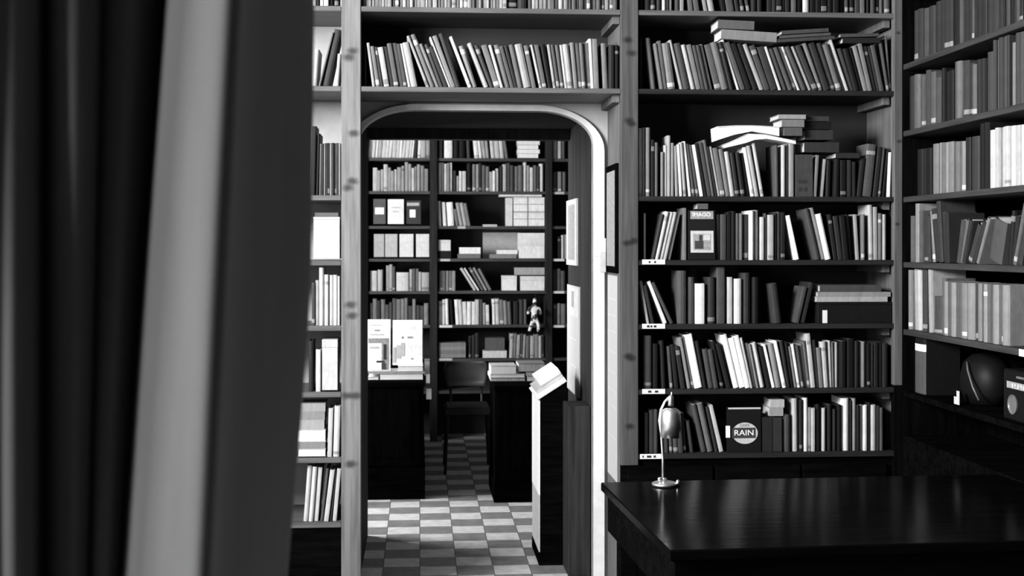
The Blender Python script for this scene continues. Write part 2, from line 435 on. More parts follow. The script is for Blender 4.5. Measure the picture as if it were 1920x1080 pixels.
# ================================================================== bookcase at the end of the back room
BY = 10.2
ZB = [onY(920, y, BY).z for y in (297, 359, 424, 485, 545.5, 609, 672)]
bb = thing('bookcase', 'black bookcase covering the end wall of the back room', 'bookcase')
bx = [(-1.78, -1.75), (onY(678, 0, BY).x, onY(690, 0, BY).x), (onY(806, 0, BY).x, onY(820, 0, BY).x), (onY(1023, 0, BY).x, onY(1035, 0, BY).x), (1.68, 1.71)]
for a, b in bx: box(a, b, BY-.02, 10.6, 0, 2.75, bev=.002).build('upright', M['dark_post'], bb)
for z in ZB+[2.52, .4]:
    for (a, b), (c, d) in zip(bx[:-1], bx[1:]):
        box(b+.0005, c-.0005, BY, 10.6, z-.022, z).build('shelf', M['dark_shelf'], bb)
for (x0, x1, y, t) in ((858, 873, 424.5, .3), (905, 932, 421, .25), (1037, 1058, 485.5, .6), (1037, 1058, 546, .7), (1037, 1058, 610, .5), (824, 848, 610, .6), (824, 848, 672, .4), (826, 844, 485.5, .3), (1040, 1058, 360, .4)):
    a, b_ = onY(x0, y, BY), onY(x1, y, BY); MB().box(a.x, b_.x, BY-.003, BY-.0005, a.z-.018, a.z+.001).build('shelf_label', M['label_card'] if t > .45 else M['grey_paper'], bb)
box(-1.75, 1.68, 10.602, 10.612, 0, 2.75).build('back_board', M['dark_back'], bb)  # dark sheet in the same shade tone, before the plaster end wall
box(-1.78, 1.71, BY-.02, 10.6, 2.751, 2.8).build('cornice', M['dark_post'], bb)

# ================================================================== books
BOOKS = []     # every standing book: dict with place, size, tone, row phrase, picture area
def plan(t, d, rnd, n=5):
    r = min(t*.5*rnd, .012); out = [(0, d)]
    for k in range(n+1):
        a = math.pi*k/n; out.append((t/2-math.cos(a)*t/2, r-r*math.sin(a)))
    out.append((t, d)); return out
def book_geo(t, h, d, rnd):
    c = min(.0025, t*.22); o = plan(t, d, rnd); i = [(min(max(x, c), t-c), max(y, 0)+c if 0 < k < len(o)-1 else y) for k, (x, y) in enumerate(o)]
    n = len(o); vs = [(x, y, 0) for x, y in o]+[(x, y, 0) for x, y in i]+[(x, y, h) for x, y in o]+[(x, y, h) for x, y in i]
    fs = []
    for k in range(n-1):
        fs += [(k, k+1, 2*n+k+1, 2*n+k), (n+k+1, n+k, 3*n+k, 3*n+k+1), (k+1, k, n+k, n+k+1), (2*n+k, 2*n+k+1, 3*n+k+1, 3*n+k)]
    fs += [(0, 2*n, 3*n, n), (n-1, 2*n-1, 4*n-1, 3*n-1)]
    pg = (c+.0002, t-c-.0002, min(t*.5*rnd, .012)+c+.0005, d-.004, .0035, h-.0035)
    return vs, fs, pg, o
def patch_geo(o, z0, z1):
    pts = [(x, y-.0006) for x, y in o[1:-1]]; n = len(pts)
    vs = [(x, y, z0) for x, y in pts]+[(x, y, z1) for x, y in pts]+[(x, y+.0005, z0) for x, y in pts]+[(x, y+.0005, z1) for x, y in pts]
    fs = [(k, k+1, n+k+1, n+k) for k in range(n-1)]
    return vs, fs
def poly(b):
    th = b['th']; c, s = math.cos(th), math.sin(th); t, h = b['t'], b['h']; u0 = b['u']; z0 = t*s if th > 0 else 0
    f = lambda x, z: (u0+x*c+z*s, z0-x*s+z*c)
    return [f(0, 0), f(t, 0), f(t, h), f(0, h)]
def overlap(a, b, eps=.0004):
    for P in (a, b):
        for i in range(4):
            x0, z0 = P[i]; x1, z1 = P[(i+1) % 4]; nx, nz = z1-z0, x0-x1; l = math.hypot(nx, nz)
            pa = [(x*nx+z*nz)/l for x, z in a]; pb = [(x*nx+z*nz)/l for x, z in b]
            if max(pa)-eps < min(pb) or max(pb)-eps < min(pa): return False
    return True
K_ROW = {}
def row(key, phrase, plane, zshelf, spec, K, end, u0lim=None, depth=(.13, .16), backset=.02, group=None):
    """spec: 'xb:ytop:lean:tone[:w]' tokens in photo pixels, turned into real sizes on the shelf plane.
    plane: ('Y', y) for the long wall, ('X', x) for the side wall (u runs towards the camera)."""
    ax, val = plane
    P = (lambda px, py: onY(px, py, val)) if ax == 'Y' else (lambda px, py: onX(px, py, val))
    U = (lambda p: p.x) if ax == 'Y' else (lambda p: -p.y)
    toks = [[float(q) for q in s.split(':')] for s in spec.split()]
    out = []
    for k, q in enumerate(toks):
        xb, yt, ln, tone = q[:4]
        nx = toks[k+1][0] if k+1 < len(toks) else end
        w_ = q[4] if len(q) > 4 else min(nx-xb, 18)
        u = U(P(xb, HY)); u1 = U(P(xb+w_, HY)); pt = P(xb+w_/2+ln, yt)
        hv = pt.z-zshelf; du = U(P(xb+w_/2+ln, yt))-U(P(xb+w_/2, yt))
        th = math.atan2(du, hv)
        h = math.hypot(du, hv)-abs(math.sin(th))*(u1-u)*.5
        b = dict(u=u, t=(u1-u)*math.cos(th)*.965, h=max(h, .08), th=th, tone=tone, key=key, phrase=phrase, ax=ax, val=val, z=zshelf, K=K,
                 area=w_*min(90, abs(yt-P_y(P(xb, HY), zshelf))), px=xb, group=group)
        b['vis'] = w_*max(1.0, P_y(P(xb, HY), zshelf)-max(0, yt))
        b['d'] = R.uniform(*depth); b['back'] = R.uniform(.004, backset); b['rnd'] = R.choice([.25, .6, 1.0])
        out.append(b)
    ups = [z for z in {'Y': ZB if key[0] == 'b' else ZS, 'X': ZR}[ax] if z > zshelf+.05]
    gap = (min(ups) if ups else zshelf+.5)-zshelf-.028
    for b in out:
        b['h'] = min(b['h'], (gap-b['t']*abs(math.sin(b['th'])))/math.cos(b['th']))
    for k in range(1, len(out)):
        a, b = out[k-1], out[k]
        for it in range(40):
            if not overlap(poly(a), poly(b)) and (k < 2 or not overlap(poly(out[k-2]), poly(b))): break
            b['th'] = b['th']*.88+a['th']*.12 if it < 24 else b['th']
            if a['t'] > .005: a['t'] *= .975
            b['h'] *= .998
            if it > 24: b['u'] += .0007; b['t'] = max(.004, b['t']-.0006)
    hi = X_LP0-.001 if key[0] == 'l' else X_CP0-.001 if key[0] == 'r' else 99
    lo = -(FY-.011) if ax == 'X' else -99
    for b in out:
        for it in range(40):
            if max(p[0] for p in poly(b)) <= hi: break
            b['th'] *= .9; b['u'] -= .0006
            b['h'] = min(b['h'], gap-.004)
        for it in range(20):
            if min(p[0] for p in poly(b)) >= lo: break
            b['th'] *= .7; b['u'] = max(b['u'], lo+.0003)
    for rnd_ in range(3):
        for k in range(1, len(out)):
            a, b = out[k-1], out[k]
            for it in range(30):
                if not overlap(poly(a), poly(b), .0001): break
                if it < 12 and a['t'] > .005: a['t'] *= .96
                elif it % 2: b['th'] += (a['th']-b['th'])*.15
                else: a['h'] *= .985; b['t'] = max(.004, b['t']*.97)
    for k, b in enumerate(out): b['i'] = k+1; b['n'] = len(out)
    BOOKS.extend(out); return out
def P_y(p, z):
    d = Vector((p.x, p.y, z-CAMZ)); zc = d.x*SY_+d.y*CY_
    return HY-F*d.z/zc
def gen(x0, x1, ytop, ya, lo, hi, tones, lean=(0, 0), vary=8):
    s = []; x = x0; cur = R.uniform(*lean)
    while x < x1-lo*.6:
        w_ = R.uniform(lo, hi)
        if x+w_ > x1: w_ = x1-x
        if R.random() < .25: cur = R.uniform(*lean)
        s.append('%.1f:%.1f:%.1f:%d:%.1f' % (x, ytop+(ya-ytop)*(x-x0)/max(1, x1-x0)+R.uniform(-vary, vary), cur, R.choice(tones), w_)); x += w_
    return ' '.join(s)
#ROWS
MIDY = ('Y', FY+.012)
# ---- over the doorway
row('m0', 'topmost shelf over the doorway', MIDY, ZS[0], gen(680, 951, -75, -75, 5, 9, [150, 175, 190, 130, 200, 160, 110]) + ' 952:-75:0:22:18 971:-70:0:55:18 ' + gen(991, 1158, -75, -70, 5, 9, [110, 150, 190, 130, 90, 100]), 1, 1158)
row('m1', 'shelf right above the doorway', MIDY, ZS[1],
    '682:84:0:30:5 698:80:-14:180:6 705:86:-12:130 713:87:-11:75 720:87:-16:195 731:86:-14:60 739:81:-14:105 748:80:-14:90 757:81:-14:85:8 765:80:-19:245 771:78:-18:185:13 '
    '800:66:-38:175:6 807:63:-38:130:10 818:81:-33:140 825:82:-30:80 833:86:-30:60 842:68:-38:220 846:66:-36:150 855:62:-33:70:9 '
    '879:68:-37:245:6 885:85:-26:160:11 909:80:-33:190 917:84:-30:85 928:83:-26:130 939:84:-23:215 945:83:-21:140 958:85:-22:100 965:84:-20:60 972:83:-18:110 982:82:-18:175 '
    '998:85:-16:120:8 1012:83:-18:200 1018:83:-16:110:8 1028:83:-15:14 1038:83:-12:180 1043:83:-12:105 1051:83:-11:105 1060:83:-10:205 1065:82:-10:185 1077:79:-8:140 1085:80:-7:110 '
    '1092:80:-6:110 1100:79:-5:130 1109:72:-5:245 1115:72:-4:145:10 1132:80:-4:130 1142:84:0:45 1153:84:0:25:9', 1, 1162, group='books on the shelf right above the doorway')
# ---- right bay
row('r0', 'top shelf right of the doorway', MIDY, ZS[0],
    '1200:-60:0:40:9 1210:-64:0:45:10 1221:-60:0:40:10 1232:-58:0:45:9 1242:-66:0:210:8 1251:-66:0:60:3 1254:-60:0:150:7 1267:-62:0:70:8 1276:-70:0:150:8 1293:-62:-14:100:9 1303:-62:-14:90:10 1322:-66:-16:145:7 1331:-66:-16:165:12 1356:-66:-16:20:8 '
    '1365:-60:-14:85:14 1381:-60:-14:45:9 1391:-66:-14:40:8 1402:-60:-14:70:6 1410:-60:0:40:9 1421:-60:0:45:9 '+gen(1441, 1484, -60, -60, 7, 11, [40, 35, 50]) +
    ' 1486:-60:0:90:8 1495:-64:0:20:10 1508:-68:0:205:12 '+gen(1522, 1584, -58, -58, 9, 12, [18, 22, 30])+' 1586:-60:0:60:7 1594:-60:0:30:10 1605:-64:0:60:9 1614:-64:0:110:9 1626:-60:0:25:7 1634:-62:0:70:8 1643:-62:0:40:7 1651:-62:0:100:7 1660:-62:0:90:10', 1, 1674)
row('r1', 'second shelf down right of the doorway', MIDY, ZS[1],
    '1200:71:0:38:5 1223:70:-11:88:9 1239:81:-13:110 1245:76:-12:95 1252:80:-12:125:17 1277:74:-22:150 1283:80:-19:70 1297:83:-20:170 1306:83:-19:125 1316:84:-18:78 1324:84:-18:72 1330:82:-19:120:8 '
    '1343:82:-21:90 1355:78:-22:105 1369:78:-22:40:10 1384:74:-36:228:6 1391:78:-34:85 1400:80:-32:35 1412:80:-32:42 1427:81:-34:158 1436:84:-30:75 1447:86:-26:60 1463:86:-30:200:5 1471:90:-28:60 1480:88:-30:85 '
    '1487:87:-30:130 1498:86:-34:195:6 1506:86:-34:70 1517:86:-34:168 1526:84:-34:60 1536:80:-31:118 1547:80:-30:50 1558:80:-29:80 1571:82:-27:100 1582:84:-27:50:5 1588:72:-35:170:6 1595:90:-24:75 1603:90:-22:30 1615:88:-22:25:6 '
    '1622:85:-22:130 1629:81:-20:125 1637:86:-18:55 1645:86:-18:65 1652:84:-18:80 1659:80:-16:45:4 1664:77:-14:78 1670:66:-13:90:5', .6, 1676, group='books on the second shelf down right of the doorway')
row('r2', 'third shelf down right of the doorway', MIDY, ZS[2],
    '1199:240:0:222:6 1205:239:0:75:5 1211:239:0:112:10 1222:262:0:25:6 1229:267:0:75:6 1240:285:0:110:5 1246:272:0:160:5 1252:254:0:140:6 1259:268:0:120:7 1267:272:-9:130 1275:269:-13:205 1282:265:-13:140:8 1292:264:-15:212:6 1299:268:-15:70 1307:270:-15:60 '
    '1314:270:-20:225:7 1322:268:-18:25:5 1328:268:-17:60 1335:262:-17:75 1342:274:-17:40:4 1346:274:-17:155 1352:277:-15:95 1361:279:-14:105 1371:284:-12:155 1379:286:-11:35 1390:286:-11:25 1400:286:-12:35:9 1410:275:-17:220 1418:272:-17:150:8 1429:268:-17:165:6 '
    '1455:272:-1:70:6 1467:272:0:172 1472:270:0:105 1481:268:0:130:9 1526:291:5:112:6 1540:298:6:145:6 '+'1550:300:2:12:12 1564:298:2:10:12 1577:300:0:14:11 1589:300:0:45:9 1599:303:0:40:8 1609:296:8:30:8 1619:270:10:72:18 1639:275:10:35:8 1648:275:9:72:7 1657:278:9:25:6 1667:285:2:215:5', .5, 1674,
    group='books on the third shelf down right of the doorway')
row('r3', 'fourth shelf down right of the doorway', MIDY, ZS[3],
    '1208:400:0:60:4 1222:402:18:45 1229:397:20:168 1237:398:20:185 1245:398:20:140 1252:400:19:155:7 1282:390:0:98:6 1343:402:0:42 1352:402:0:62:11 1364:398:0:22 1372:396:0:25 1381:400:0:75 1388:400:0:92:5 1394:402:0:58 1406:395:0:212 1415:394:0:142:9 '
    '1427:407:0:172:7 1435:400:0:60:5 1441:403:0:155:11 1453:400:0:35:5 1459:397:0:60:6 1466:398:0:28:8 1493:404:-18:238:8 1531:392:-22:62:9 1541:390:-22:135 1550:401:-19:230:11 1566:402:-12:30:7 1574:405:-10:40 1583:405:-8:22 1593:402:-6:18:7 '
    '1608:402:-5:135:6 1617:402:0:95:7 1632:384:-2:165 1641:388:-1:140:7 1649:400:0:100:7 1657:402:0:155:6', .45, 1672, group='books on the fourth shelf down right of the doorway')
row('r4', 'fifth shelf down right of the doorway', MIDY, ZS[4],
    '1214:527:-14:165:6 1222:535:-20:40:6 1246:528:-32:205:7 1258:530:-36:60:7 1272:508:0:68:18 1293:520:0:55 1305:532:0:205:18 1328:520:0:42:15 1346:501:0:65:16 1366:520:0:165:9 1378:523:0:190:14 1394:512:0:45:15 1412:520:0:12:14 1452:532:-9:48:16 1491:538:16:62:8 1503:530:17:36:8', .42, 1530,
    group='books on the fifth shelf down right of the doorway')
row('r5', 'sixth shelf down right of the doorway', MIDY, ZS[5],
    '1209:630:0:68:15 1226:645:0:20:8 1242:640:-4:28:8 1258:650:-6:62:6 1266:648:-8:30:8 1278:650:-12:38:8 1290:634:-17:125 1297:632:-19:92 1304:627:-20:238:15 1320:640:-16:28:7 1329:655:-12:66 1340:656:-12:60:9 1352:640:-19:22:9 1364:645:-22:30:8 '
    '1378:628:-24:236 1388:634:-22:225 1399:630:-22:215 1408:634:-20:165 1413:644:-15:132 1420:645:-16:110:5 1425:643:-18:200:12 1440:650:-16:28:7 1449:647:-18:218:6 1456:645:-15:120:12 1469:640:-19:242 1476:640:-14:40 1484:642:-12:28 1492:650:-12:105 1498:646:-13:208 1504:648:-11:60 '
    '1509:647:-10:120 1516:640:-10:85 1522:626:-10:168:8 1531:638:-8:50 1538:652:-6:105 1545:641:-6:162 1557:640:-3:168 1563:642:-2:100:4 1568:643:0:140:6 1575:640:0:14 1590:636:0:12 1603:640:0:22:10 1614:642:0:142:12 1627:644:0:12:6 1634:646:0:112:5 1641:642:0:30 1648:642:0:38:8 1657:644:0:30:10', .4, 1671,
    group='books on the sixth shelf down right of the doorway')
row('r6', 'lowest open shelf right of the doorway', MIDY, ZS[6],
    '1210:775:0:25:8 1219:770:0:48 1227:770:0:52:8 1248:772:-3:50 1256:772:-4:66 1264:775:-4:60 1273:775:-4:55 1282:775:-5:30:6 1296:790:-8:45:6 1318:760:-20:62:9 1328:758:-20:88:13 1343:764:-18:40:6 1351:762:-20:168:8 1470:778:0:62:14 1488:748:-1:155:11 1500:750:0:30:6 1508:747:0:218 1516:765:0:140 1523:766:0:160:6 '
    '1531:760:0:20:9 1543:766:0:158:7 1553:760:0:24:9 1563:768:0:35:8 1572:760:0:18:7 1581:748:0:225:14 1596:752:0:25:4 1601:748:0:125:6 1608:760:0:30:4 1613:760:0:112 1620:761:0:190:9 1630:756:0:25:4 1635:760:0:165:9 1645:762:0:45 1651:765:0:65:7', .4, 1664,
    group='books on the lowest open shelf right of the doorway')
# ---- left bay
row('l0', 'top shelf of the left bay', MIDY, ZS[0], '584:-70:0:215:9 594:-66:0:40:4 599:-70:0:225:7 607:-70:0:210:9 618:-60:0:30:6 627:-60:0:30:8', 1, 638)
row('l1', 'second shelf of the left bay', MIDY, ZS[1], '585:92:5:200:9 597:58:26:125:6 605:54:24:70:14 629:100:7:190:7', 1, 638)
row('l2', 'third shelf of the left bay', MIDY, ZS[2], '581:236:3:60:9 592:250:3:40 598:268:0:120 602:268:0:60 606:268:0:150 610:268:0:70 614:268:0:45 618:268:0:140 622:268:0:60 626:268:0:130 630:268:0:70 634:268:0:150:4', 1, 638)
row('l4', 'fifth shelf of the left bay', MIDY, ZS[4], '584:530:0:80:6 591:526:0:190:6 598:502:0:245:9 608:515:0:235:8 617:516:0:210 625:516:0:250 632:518:0:220:5', 1, 638)
row('l5', 'sixth shelf of the left bay', MIDY, ZS[5], '578:640:0:60:8 592:656:0:235:9', 1, 603)
row('l6', 'seventh shelf of the left bay', MIDY, ZS[6], '613:766:3:225:9 624:762:3:240:12', 1, 638)
row('l7', 'lowest shelf of the left bay', MIDY, ZS[7], '568:874:8:235:9 578:876:8:250:9 588:878:8:235:8 600:880:11:100:5 607:882:12:230:9 618:880:11:70:5 624:880:11:225:8', 1, 638)
# ---- right-hand wall
RWX = ('X', RX+.012)
RG = 'right-hand wall'
row('w0', 'highest visible shelf of the right-hand wall', RWX, ZR[0], '1706:20:0:85 1715:17:0:78 1723:16:0:105 1731:12:0:80:11 1746:3:0:75 1756:0:0:68 1764:-3:0:72 1772:-6:0:80:8 1782:-8:0:18:9 1793:-12:0:112:6 1800:-14:0:72 1810:-18:0:64:9 1820:-20:0:115:4 1826:-24:0:60 1836:-26:0:66 1846:-30:0:72 1856:-32:0:80 1867:-36:0:62 1876:-38:0:92:8 1885:-40:0:35 1894:-44:0:40 1901:-46:0:104 1908:-48:0:60 1914:-50:0:85:10', .3, 1924,
    group='books on the highest visible shelf of the right-hand wall')
row('w1', 'second shelf down the right-hand wall', RWX, ZR[1], '1697:145:0:55 1703:143:0:72:5 1709:140:0:125 1716:140:0:150 1721:142:0:115:5 1729:132:0:95 1736:135:0:125:8 1747:146:0:105:9 1758:128:0:25:5 1765:134:0:55 1773:132:0:48:8 1781:116:0:115 1789:115:0:150:8 1799:114:0:85 1808:118:0:75 1816:121:0:135:8 1825:112:0:62 1833:110:0:55:7 1841:98:0:85 1848:97:0:100:7 1856:68:0:90 1861:68:0:165 1867:66:0:80 1876:64:0:95 1882:64:0:80:5 1888:80:0:160 1894:62:0:85 1903:60:0:95 1911:56:0:80:8', .28, 1920,
    group='books on the second shelf down the right-hand wall')
row('w2', 'third shelf down the right-hand wall', RWX, ZR[2], '1712:280:0:42 1722:279:0:50 1732:278:0:38:10 1743:270:0:150 1753:268:0:165 1760:268:0:130 1768:267:0:175 1774:266:0:150 1784:266:0:140 1793:265:0:120 1797:265:0:165:6 1804:258:0:52 1813:256:0:70:13 1829:232:0:16:9 1839:230:0:22:9 1852:244:0:235 1861:240:0:215 1869:238:0:230 1878:237:0:225 1887:236:0:240 1895:235:0:215 1904:234:0:240 1912:225:0:235:10', .3, 1924,
    group='books on the third shelf down the right-hand wall')
row('w3', 'fourth shelf down the right-hand wall', RWX, ZR[3], '1700:405:0:115 1706:396:0:110 1713:382:0:175 1720:395:0:105 1726:402:-2:70 1733:404:-5:80:5 1740:396:-8:165:6 1748:392:-10:60 1755:376:-6:75 1762:398:-4:68 1768:400:-2:55:6 1784:412:9:88 1791:412:11:120 1798:412:14:62:6 1806:420:20:75 1815:415:22:65 1823:408:22:150:5 1842:412:12:96:24 1880:395:8:28:6 1889:404:10:45 1896:382:20:115:6 1904:400:14:70:8', .28, 1920)
row('w4', 'fifth shelf down the right-hand wall', RWX, ZR[4], '1699:506:-2:150 1706:504:-2:190 1712:506:-2:225:6 1722:504:0:75:7 1737:504:-2:185:6 1746:556:0:85:13 1760:522:0:110 1766:528:0:165 1772:529:0:110 1778:530:0:168 1786:530:0:105 1792:530:0:115 1799:531:0:150 1808:531:0:160:12 1822:532:0:70:5 1827:532:0:150 1834:532:0:105 1839:533:0:165 1847:533:0:110 1853:534:0:105 1858:534:0:165 1868:535:0:115 1873:535:0:160:12', .27, 1920,
    group='books on the fifth shelf down the right-hand wall')
# ---- back room
BYP = ('Y', BY+.012); bp = 'end bookcase of the back room'
def brow(i, *specs):
    for s, e in specs: row('b%d' % i, bp, BYP, ZB[i], s, .8, e, depth=(.12, .16))
G1 = [200, 215, 190, 225, 170, 205]
brow(0, (gen(689, 775, 250, 252, 5, 8, G1, (3, 5), 3)+' 776:252:3:50:6 783:252:0:225:6 789:252:0:170:9 799:252:0:150:7', 807),
     ('823:255:0:90:6 833:252:0:225:16 851:252:0:25:9 861:256:0:20:12 876:254:-2:70:6 890:252:-4:220 899:254:-5:215 906:256:-6:160 912:256:-4:150:6 921:252:-4:190 929:252:-4:180 938:254:-4:195 948:262:-7:110:5', 1020),
     ('1037:250:0:190:8 1046:250:0:185:7 1054:252:0:80:6', 1064))
brow(1, (gen(699, 803, 314, 310, 5, 9, [150, 175, 190, 160, 130]), 805),
     ('822:305:0:215 828:305:0:110 833:307:0:200 838:306:0:130 843:305:0:215:5 850:320:0:55:5 856:330:0:150 861:321:0:205 867:321:0:190:7 876:306:0:30:7 886:308:0:110 893:308:0:150 898:306:0:45 904:310:0:90 911:312:0:110 918:322:0:160 924:320:0:210 930:316:0:190:5 937:312:0:45 943:308:0:170 950:306:0:80 957:310:0:70 964:312:0:115 972:310:0:100:9 982:304:0:195 988:310:0:150 994:314:0:190 1001:310:0:100 1007:312:0:60 1012:307:0:215:7', 1020),
     ('1037:322:0:90:8 1046:322:0:130:7 1054:322:0:100:8', 1064))
brow(2, ('822:377:-2:235:6 831:379:-3:225:7 840:379:-3:235:13 855:392:-5:110:6 862:380:-8:150 869:380:-8:165 877:381:-8:120:6', 1020))
brow(3, ('1046:444:0:40:6 1053:441:0:190:5 1059:440:0:150:5', 1064))
brow(4, ('694:508:0:200:13 708:506:0:180:10 724:498:0:150 730:496:0:160 736:500:0:90:5 743:511:0:205:24 768:505:0:170 773:504:0:90 780:504:0:110 785:510:0:170 790:511:0:165:16', 807),
     ('824:508:0:120 830:508:0:95 836:508:0:130 842:508:0:105 848:508:0:140:6 889:503:-27:190:5 896:503:-27:225:4 903:502:-25:90:6 910:502:-24:150:5 917:504:-22:120:6', 1020),
     ('1037:506:0:90:6 1044:504:0:110 1052:508:0:80:8', 1064))
brow(5, (gen(693, 806, 568, 566, 6, 9, [90, 120, 105, 75, 130, 60]), 807),
     ('822:565:0:215 829:562:0:230 836:560:-3:240:6 846:562:-3:30:4 855:562:-3:235 862:562:-3:200 869:566:-2:215 876:566:0:230 884:566:0:225 892:562:0:190:7 900:562:0:80 906:568:-1:150 912:572:-1:215:6 924:561:-1:225 930:560:-2:190 938:562:-2:120 945:564:-2:140 952:566:-2:105:8 963:566:0:40:9 974:562:0:60 982:562:0:90:6', 1020),
     ('1037:570:0:80:7 1045:569:0:140:6 1052:570:0:110:9', 1064))
brow(6, ('879:632:0:40:5 885:630:0:50:5 891:626:0:45:7 955:626:2:170 962:626:2:120 968:628:2:160 974:627:2:80 980:628:2:150 986:630:0:100 994:630:0:160 1003:628:0:130 1010:630:0:170 1016:630:0:110:4', 1021), )

ORD = lambda k: '%d%s' % (k, 'th' if 10 <= k % 100 <= 20 else {1: 'st', 2: 'nd', 3: 'rd'}.get(k % 10, 'th'))
def toneword(t): return 'black' if t < 30 else 'dark' if t < 75 else 'mid-grey' if t < 125 else 'light grey' if t < 185 else 'white'
ALB_K = {'m': 1.7, 'r': .95, 'l': 1.7, 'w': 2.3, 'b': .95}
def albedo(b):
    k = ROWK.get(b['key'], ALB_K[b['key'][0]])
    return max(.006, min(.86, lin(b['tone'])/k))
ROWK = {'w2': 2.3, 'w4': 2.0, 'w0': 3.2, 'w1': 3.0, 'r0': 1.4, 'r1': 1.3}
def place(b):
    th = b['th']; zoff = b['t']*math.sin(th) if th > 0 else 0
    if b['ax'] == 'Y': loc = Vector((b['u'], b['val']+b['back'], b['z']+zoff+.0006)); rz = 0
    else: loc = Vector((b['val']+b['back'], -b['u'], b['z']+zoff+.0006)); rz = -math.pi/2
    return loc, Euler((0, th, rz))
BOOKS.sort(key=lambda b: -b['vis'])
NIND = 300
CNT = 0
stuff = MB()
for n_, b in enumerate(BOOKS):
    vs, fs, pg, o = book_geo(b['t'], b['h'], b['d'], b['rnd'])
    a = albedo(b); loc, rot = place(b)
    lab = R.random() < (.5 if b['key'] == 'm1' else .2) and b['t'] > .008
    l0 = b['h']*R.choice([.04, .05, .06, .8]); l1 = l0+R.uniform(.012, .022)
    la = min(.6, a*2.2+.12) if a < .25 else a*.55
    if n_ < NIND:
        side = 'from left'
        tw = toneword(b['tone'])
        size = 'thick ' if b['t'] > .026 else 'slim ' if b['t'] < .013 else ''
        ln = ' leaning left' if b['th'] < -.12 else ' leaning right' if b['th'] > .12 else ''
        lb = '%s%s book%s, %s %s, %s' % (size, tw, ln, ORD(b['i']), side, b['phrase'])
        if len(lb.split()) > 16: lb = lb.replace(' leaning', ' tilted')
        if len(lb.split()) > 16: lb = lb.replace(size, '', 1)
        root = MB().add(vs, fs).build('book', M['cover'], None, a)
        tag(root, lb, 'book', b['group'] or 'books on the '+b['phrase'])
        root.location = loc; root.rotation_euler = rot
        MB().box(*pg).build('pages', M['pages'], root)
        if lab:
            pv, pf = patch_geo(o, l0, l1)
            MB().add(pv, pf).build('spine_label', M['cover'], root, la)
    else:
        Mx = Matrix.Translation(loc) @ rot.to_matrix().to_4x4()
        stuff.add([Mx @ Vector(v) for v in vs], fs, 0, a)
        q = MB().box(*pg); stuff.add([Mx @ Vector(v) for v in q.v], q.f, 1, .45)
        if lab:
            pv, pf = patch_geo(o, l0, l1); stuff.add([Mx @ Vector(v) for v in pv], pf, 0, la)
if stuff.v:
    so = stuff.build('books', [M['cover_attr'], M['pages']])
    tag(so, 'small rows of books filling the far bookcase and the cropped top shelves', 'books', kind='stuff')

#OBJECTS
# ================================================================== lying books, boxes and papers
def lying(px0, px1, yt, yb, plane, tone, label, K, edge='spine', tilt=0, depth=.15, group=None, name='book', cat='book', back=0.0, front_pages=None):
    """a book lying flat; spine (or page edges) towards the room. Pixels give its real place and size on the plane."""
    a, b = onY(px0, yt, plane), onY(px1, yb, plane)
    W, T = b.x-a.x, a.z-b.z
    col = max(.006, min(.86, lin(tone)/K)); c = min(.0025, T*.18)
    m = MB()
    if edge == 'spine':
        m.box(0, W, 0, depth, 0, c); m.box(0, W, 0, depth, T-c, T); m.box(0, W, 0, c, c, T-c)
        pg = (.003, W-.003, c+.0003, depth-.003, c+.0003, T-c-.0003)
    else:
        m.box(0, W, 0, depth, 0, c); m.box(0, W, 0, depth, T-c, T); m.box(0, W, depth-c, depth, c, T-c)
        pg = (.003, W-.003, .003, depth-c-.0003, c+.0003, T-c-.0003)
    r = m.build(name, M['cover'], None, col)
    tag(r, label, cat, group); r.location = (a.x, plane+back, b.z+.0008)
    r.rotation_euler = (0, -math.radians(tilt), 0)
    MB().box(*pg).build('pages', front_pages or M['white_paper' if tone > 180 else 'pages'], r)
    return r
def carton(px0, px1, yt, yb, plane, tone, label, K, depth=.14, name='cardboard_box', cat='box', group=None, lid=None, label_px=None, tape=False, back=0.0):
    a, b = onY(px0, yt, plane), onY(px1, yb, plane); W, H = b.x-a.x, a.z-b.z
    col = max(.006, min(.86, lin(tone)/K))
    r = thing(name, label, cat, (a.x, plane+back, b.z+.0008), group=group)
    hl = H*(1-(lid or .22))
    MB().box(0, W, .001, depth, 0, hl-.0005, bev=.0012).build('body', M['cover'], r, col)
    MB().box(-.0008, W+.0008, 0, depth+.001, hl, H, bev=.0012).build('lid', M['cover'], r, col*.92)
    if label_px:
        p, q = onY(label_px[0], label_px[1], plane), onY(label_px[2], label_px[3], plane)
        MB().box(p.x-a.x, q.x-a.x, -.0016, -.0006, q.z-b.z, p.z-b.z).build('label', M['label_card'], r)
    if tape:
        MB().box(W*.44, W*.47, -.0014, -.0004, 0, H).box(0, W, -.0014, -.0004, H*.49, H*.53).build('string', M['mid_print'], r)
    return r
def faceout(px0, px1, yt, yb, plane, tone, label, K, th=.018, lean=4, decor=(), name='book', cat='book', group=None):
    """a book standing with its front cover to the room; decor = [(part name, px0,y0,px1,y1, material)]"""
    a, b = onY(px0, yt, plane), onY(px1, yb, plane); W, H = b.x-a.x, a.z-b.z
    col = max(.006, min(.86, lin(tone)/K))
    r = MB().box(0, W, 0, .0022, 0, H).box(0, W, th-.0022, th, 0, H).box(0, .0022, .0022, th-.0022, 0, H).build(name, M['cover'], None, col)
    tag(r, label, cat, group); r.location = (a.x, plane, b.z+.0008); r.rotation_euler = (-math.radians(lean), 0, 0)
    MB().box(.0025, W-.003, .0025, th-.0025, .003, H-.003).build('pages', M['pages'], r)
    for k, (nm, x0, y0, x1, y1, mt) in enumerate(decor):
        p, q = onY(x0, y0, plane), onY(x1, y1, plane)
        e = .0006+.00035*k
        MB().box(p.x-a.x, q.x-a.x, -e, -e+.0003, q.z-b.z, p.z-b.z).build(nm, mt, r)
    return r
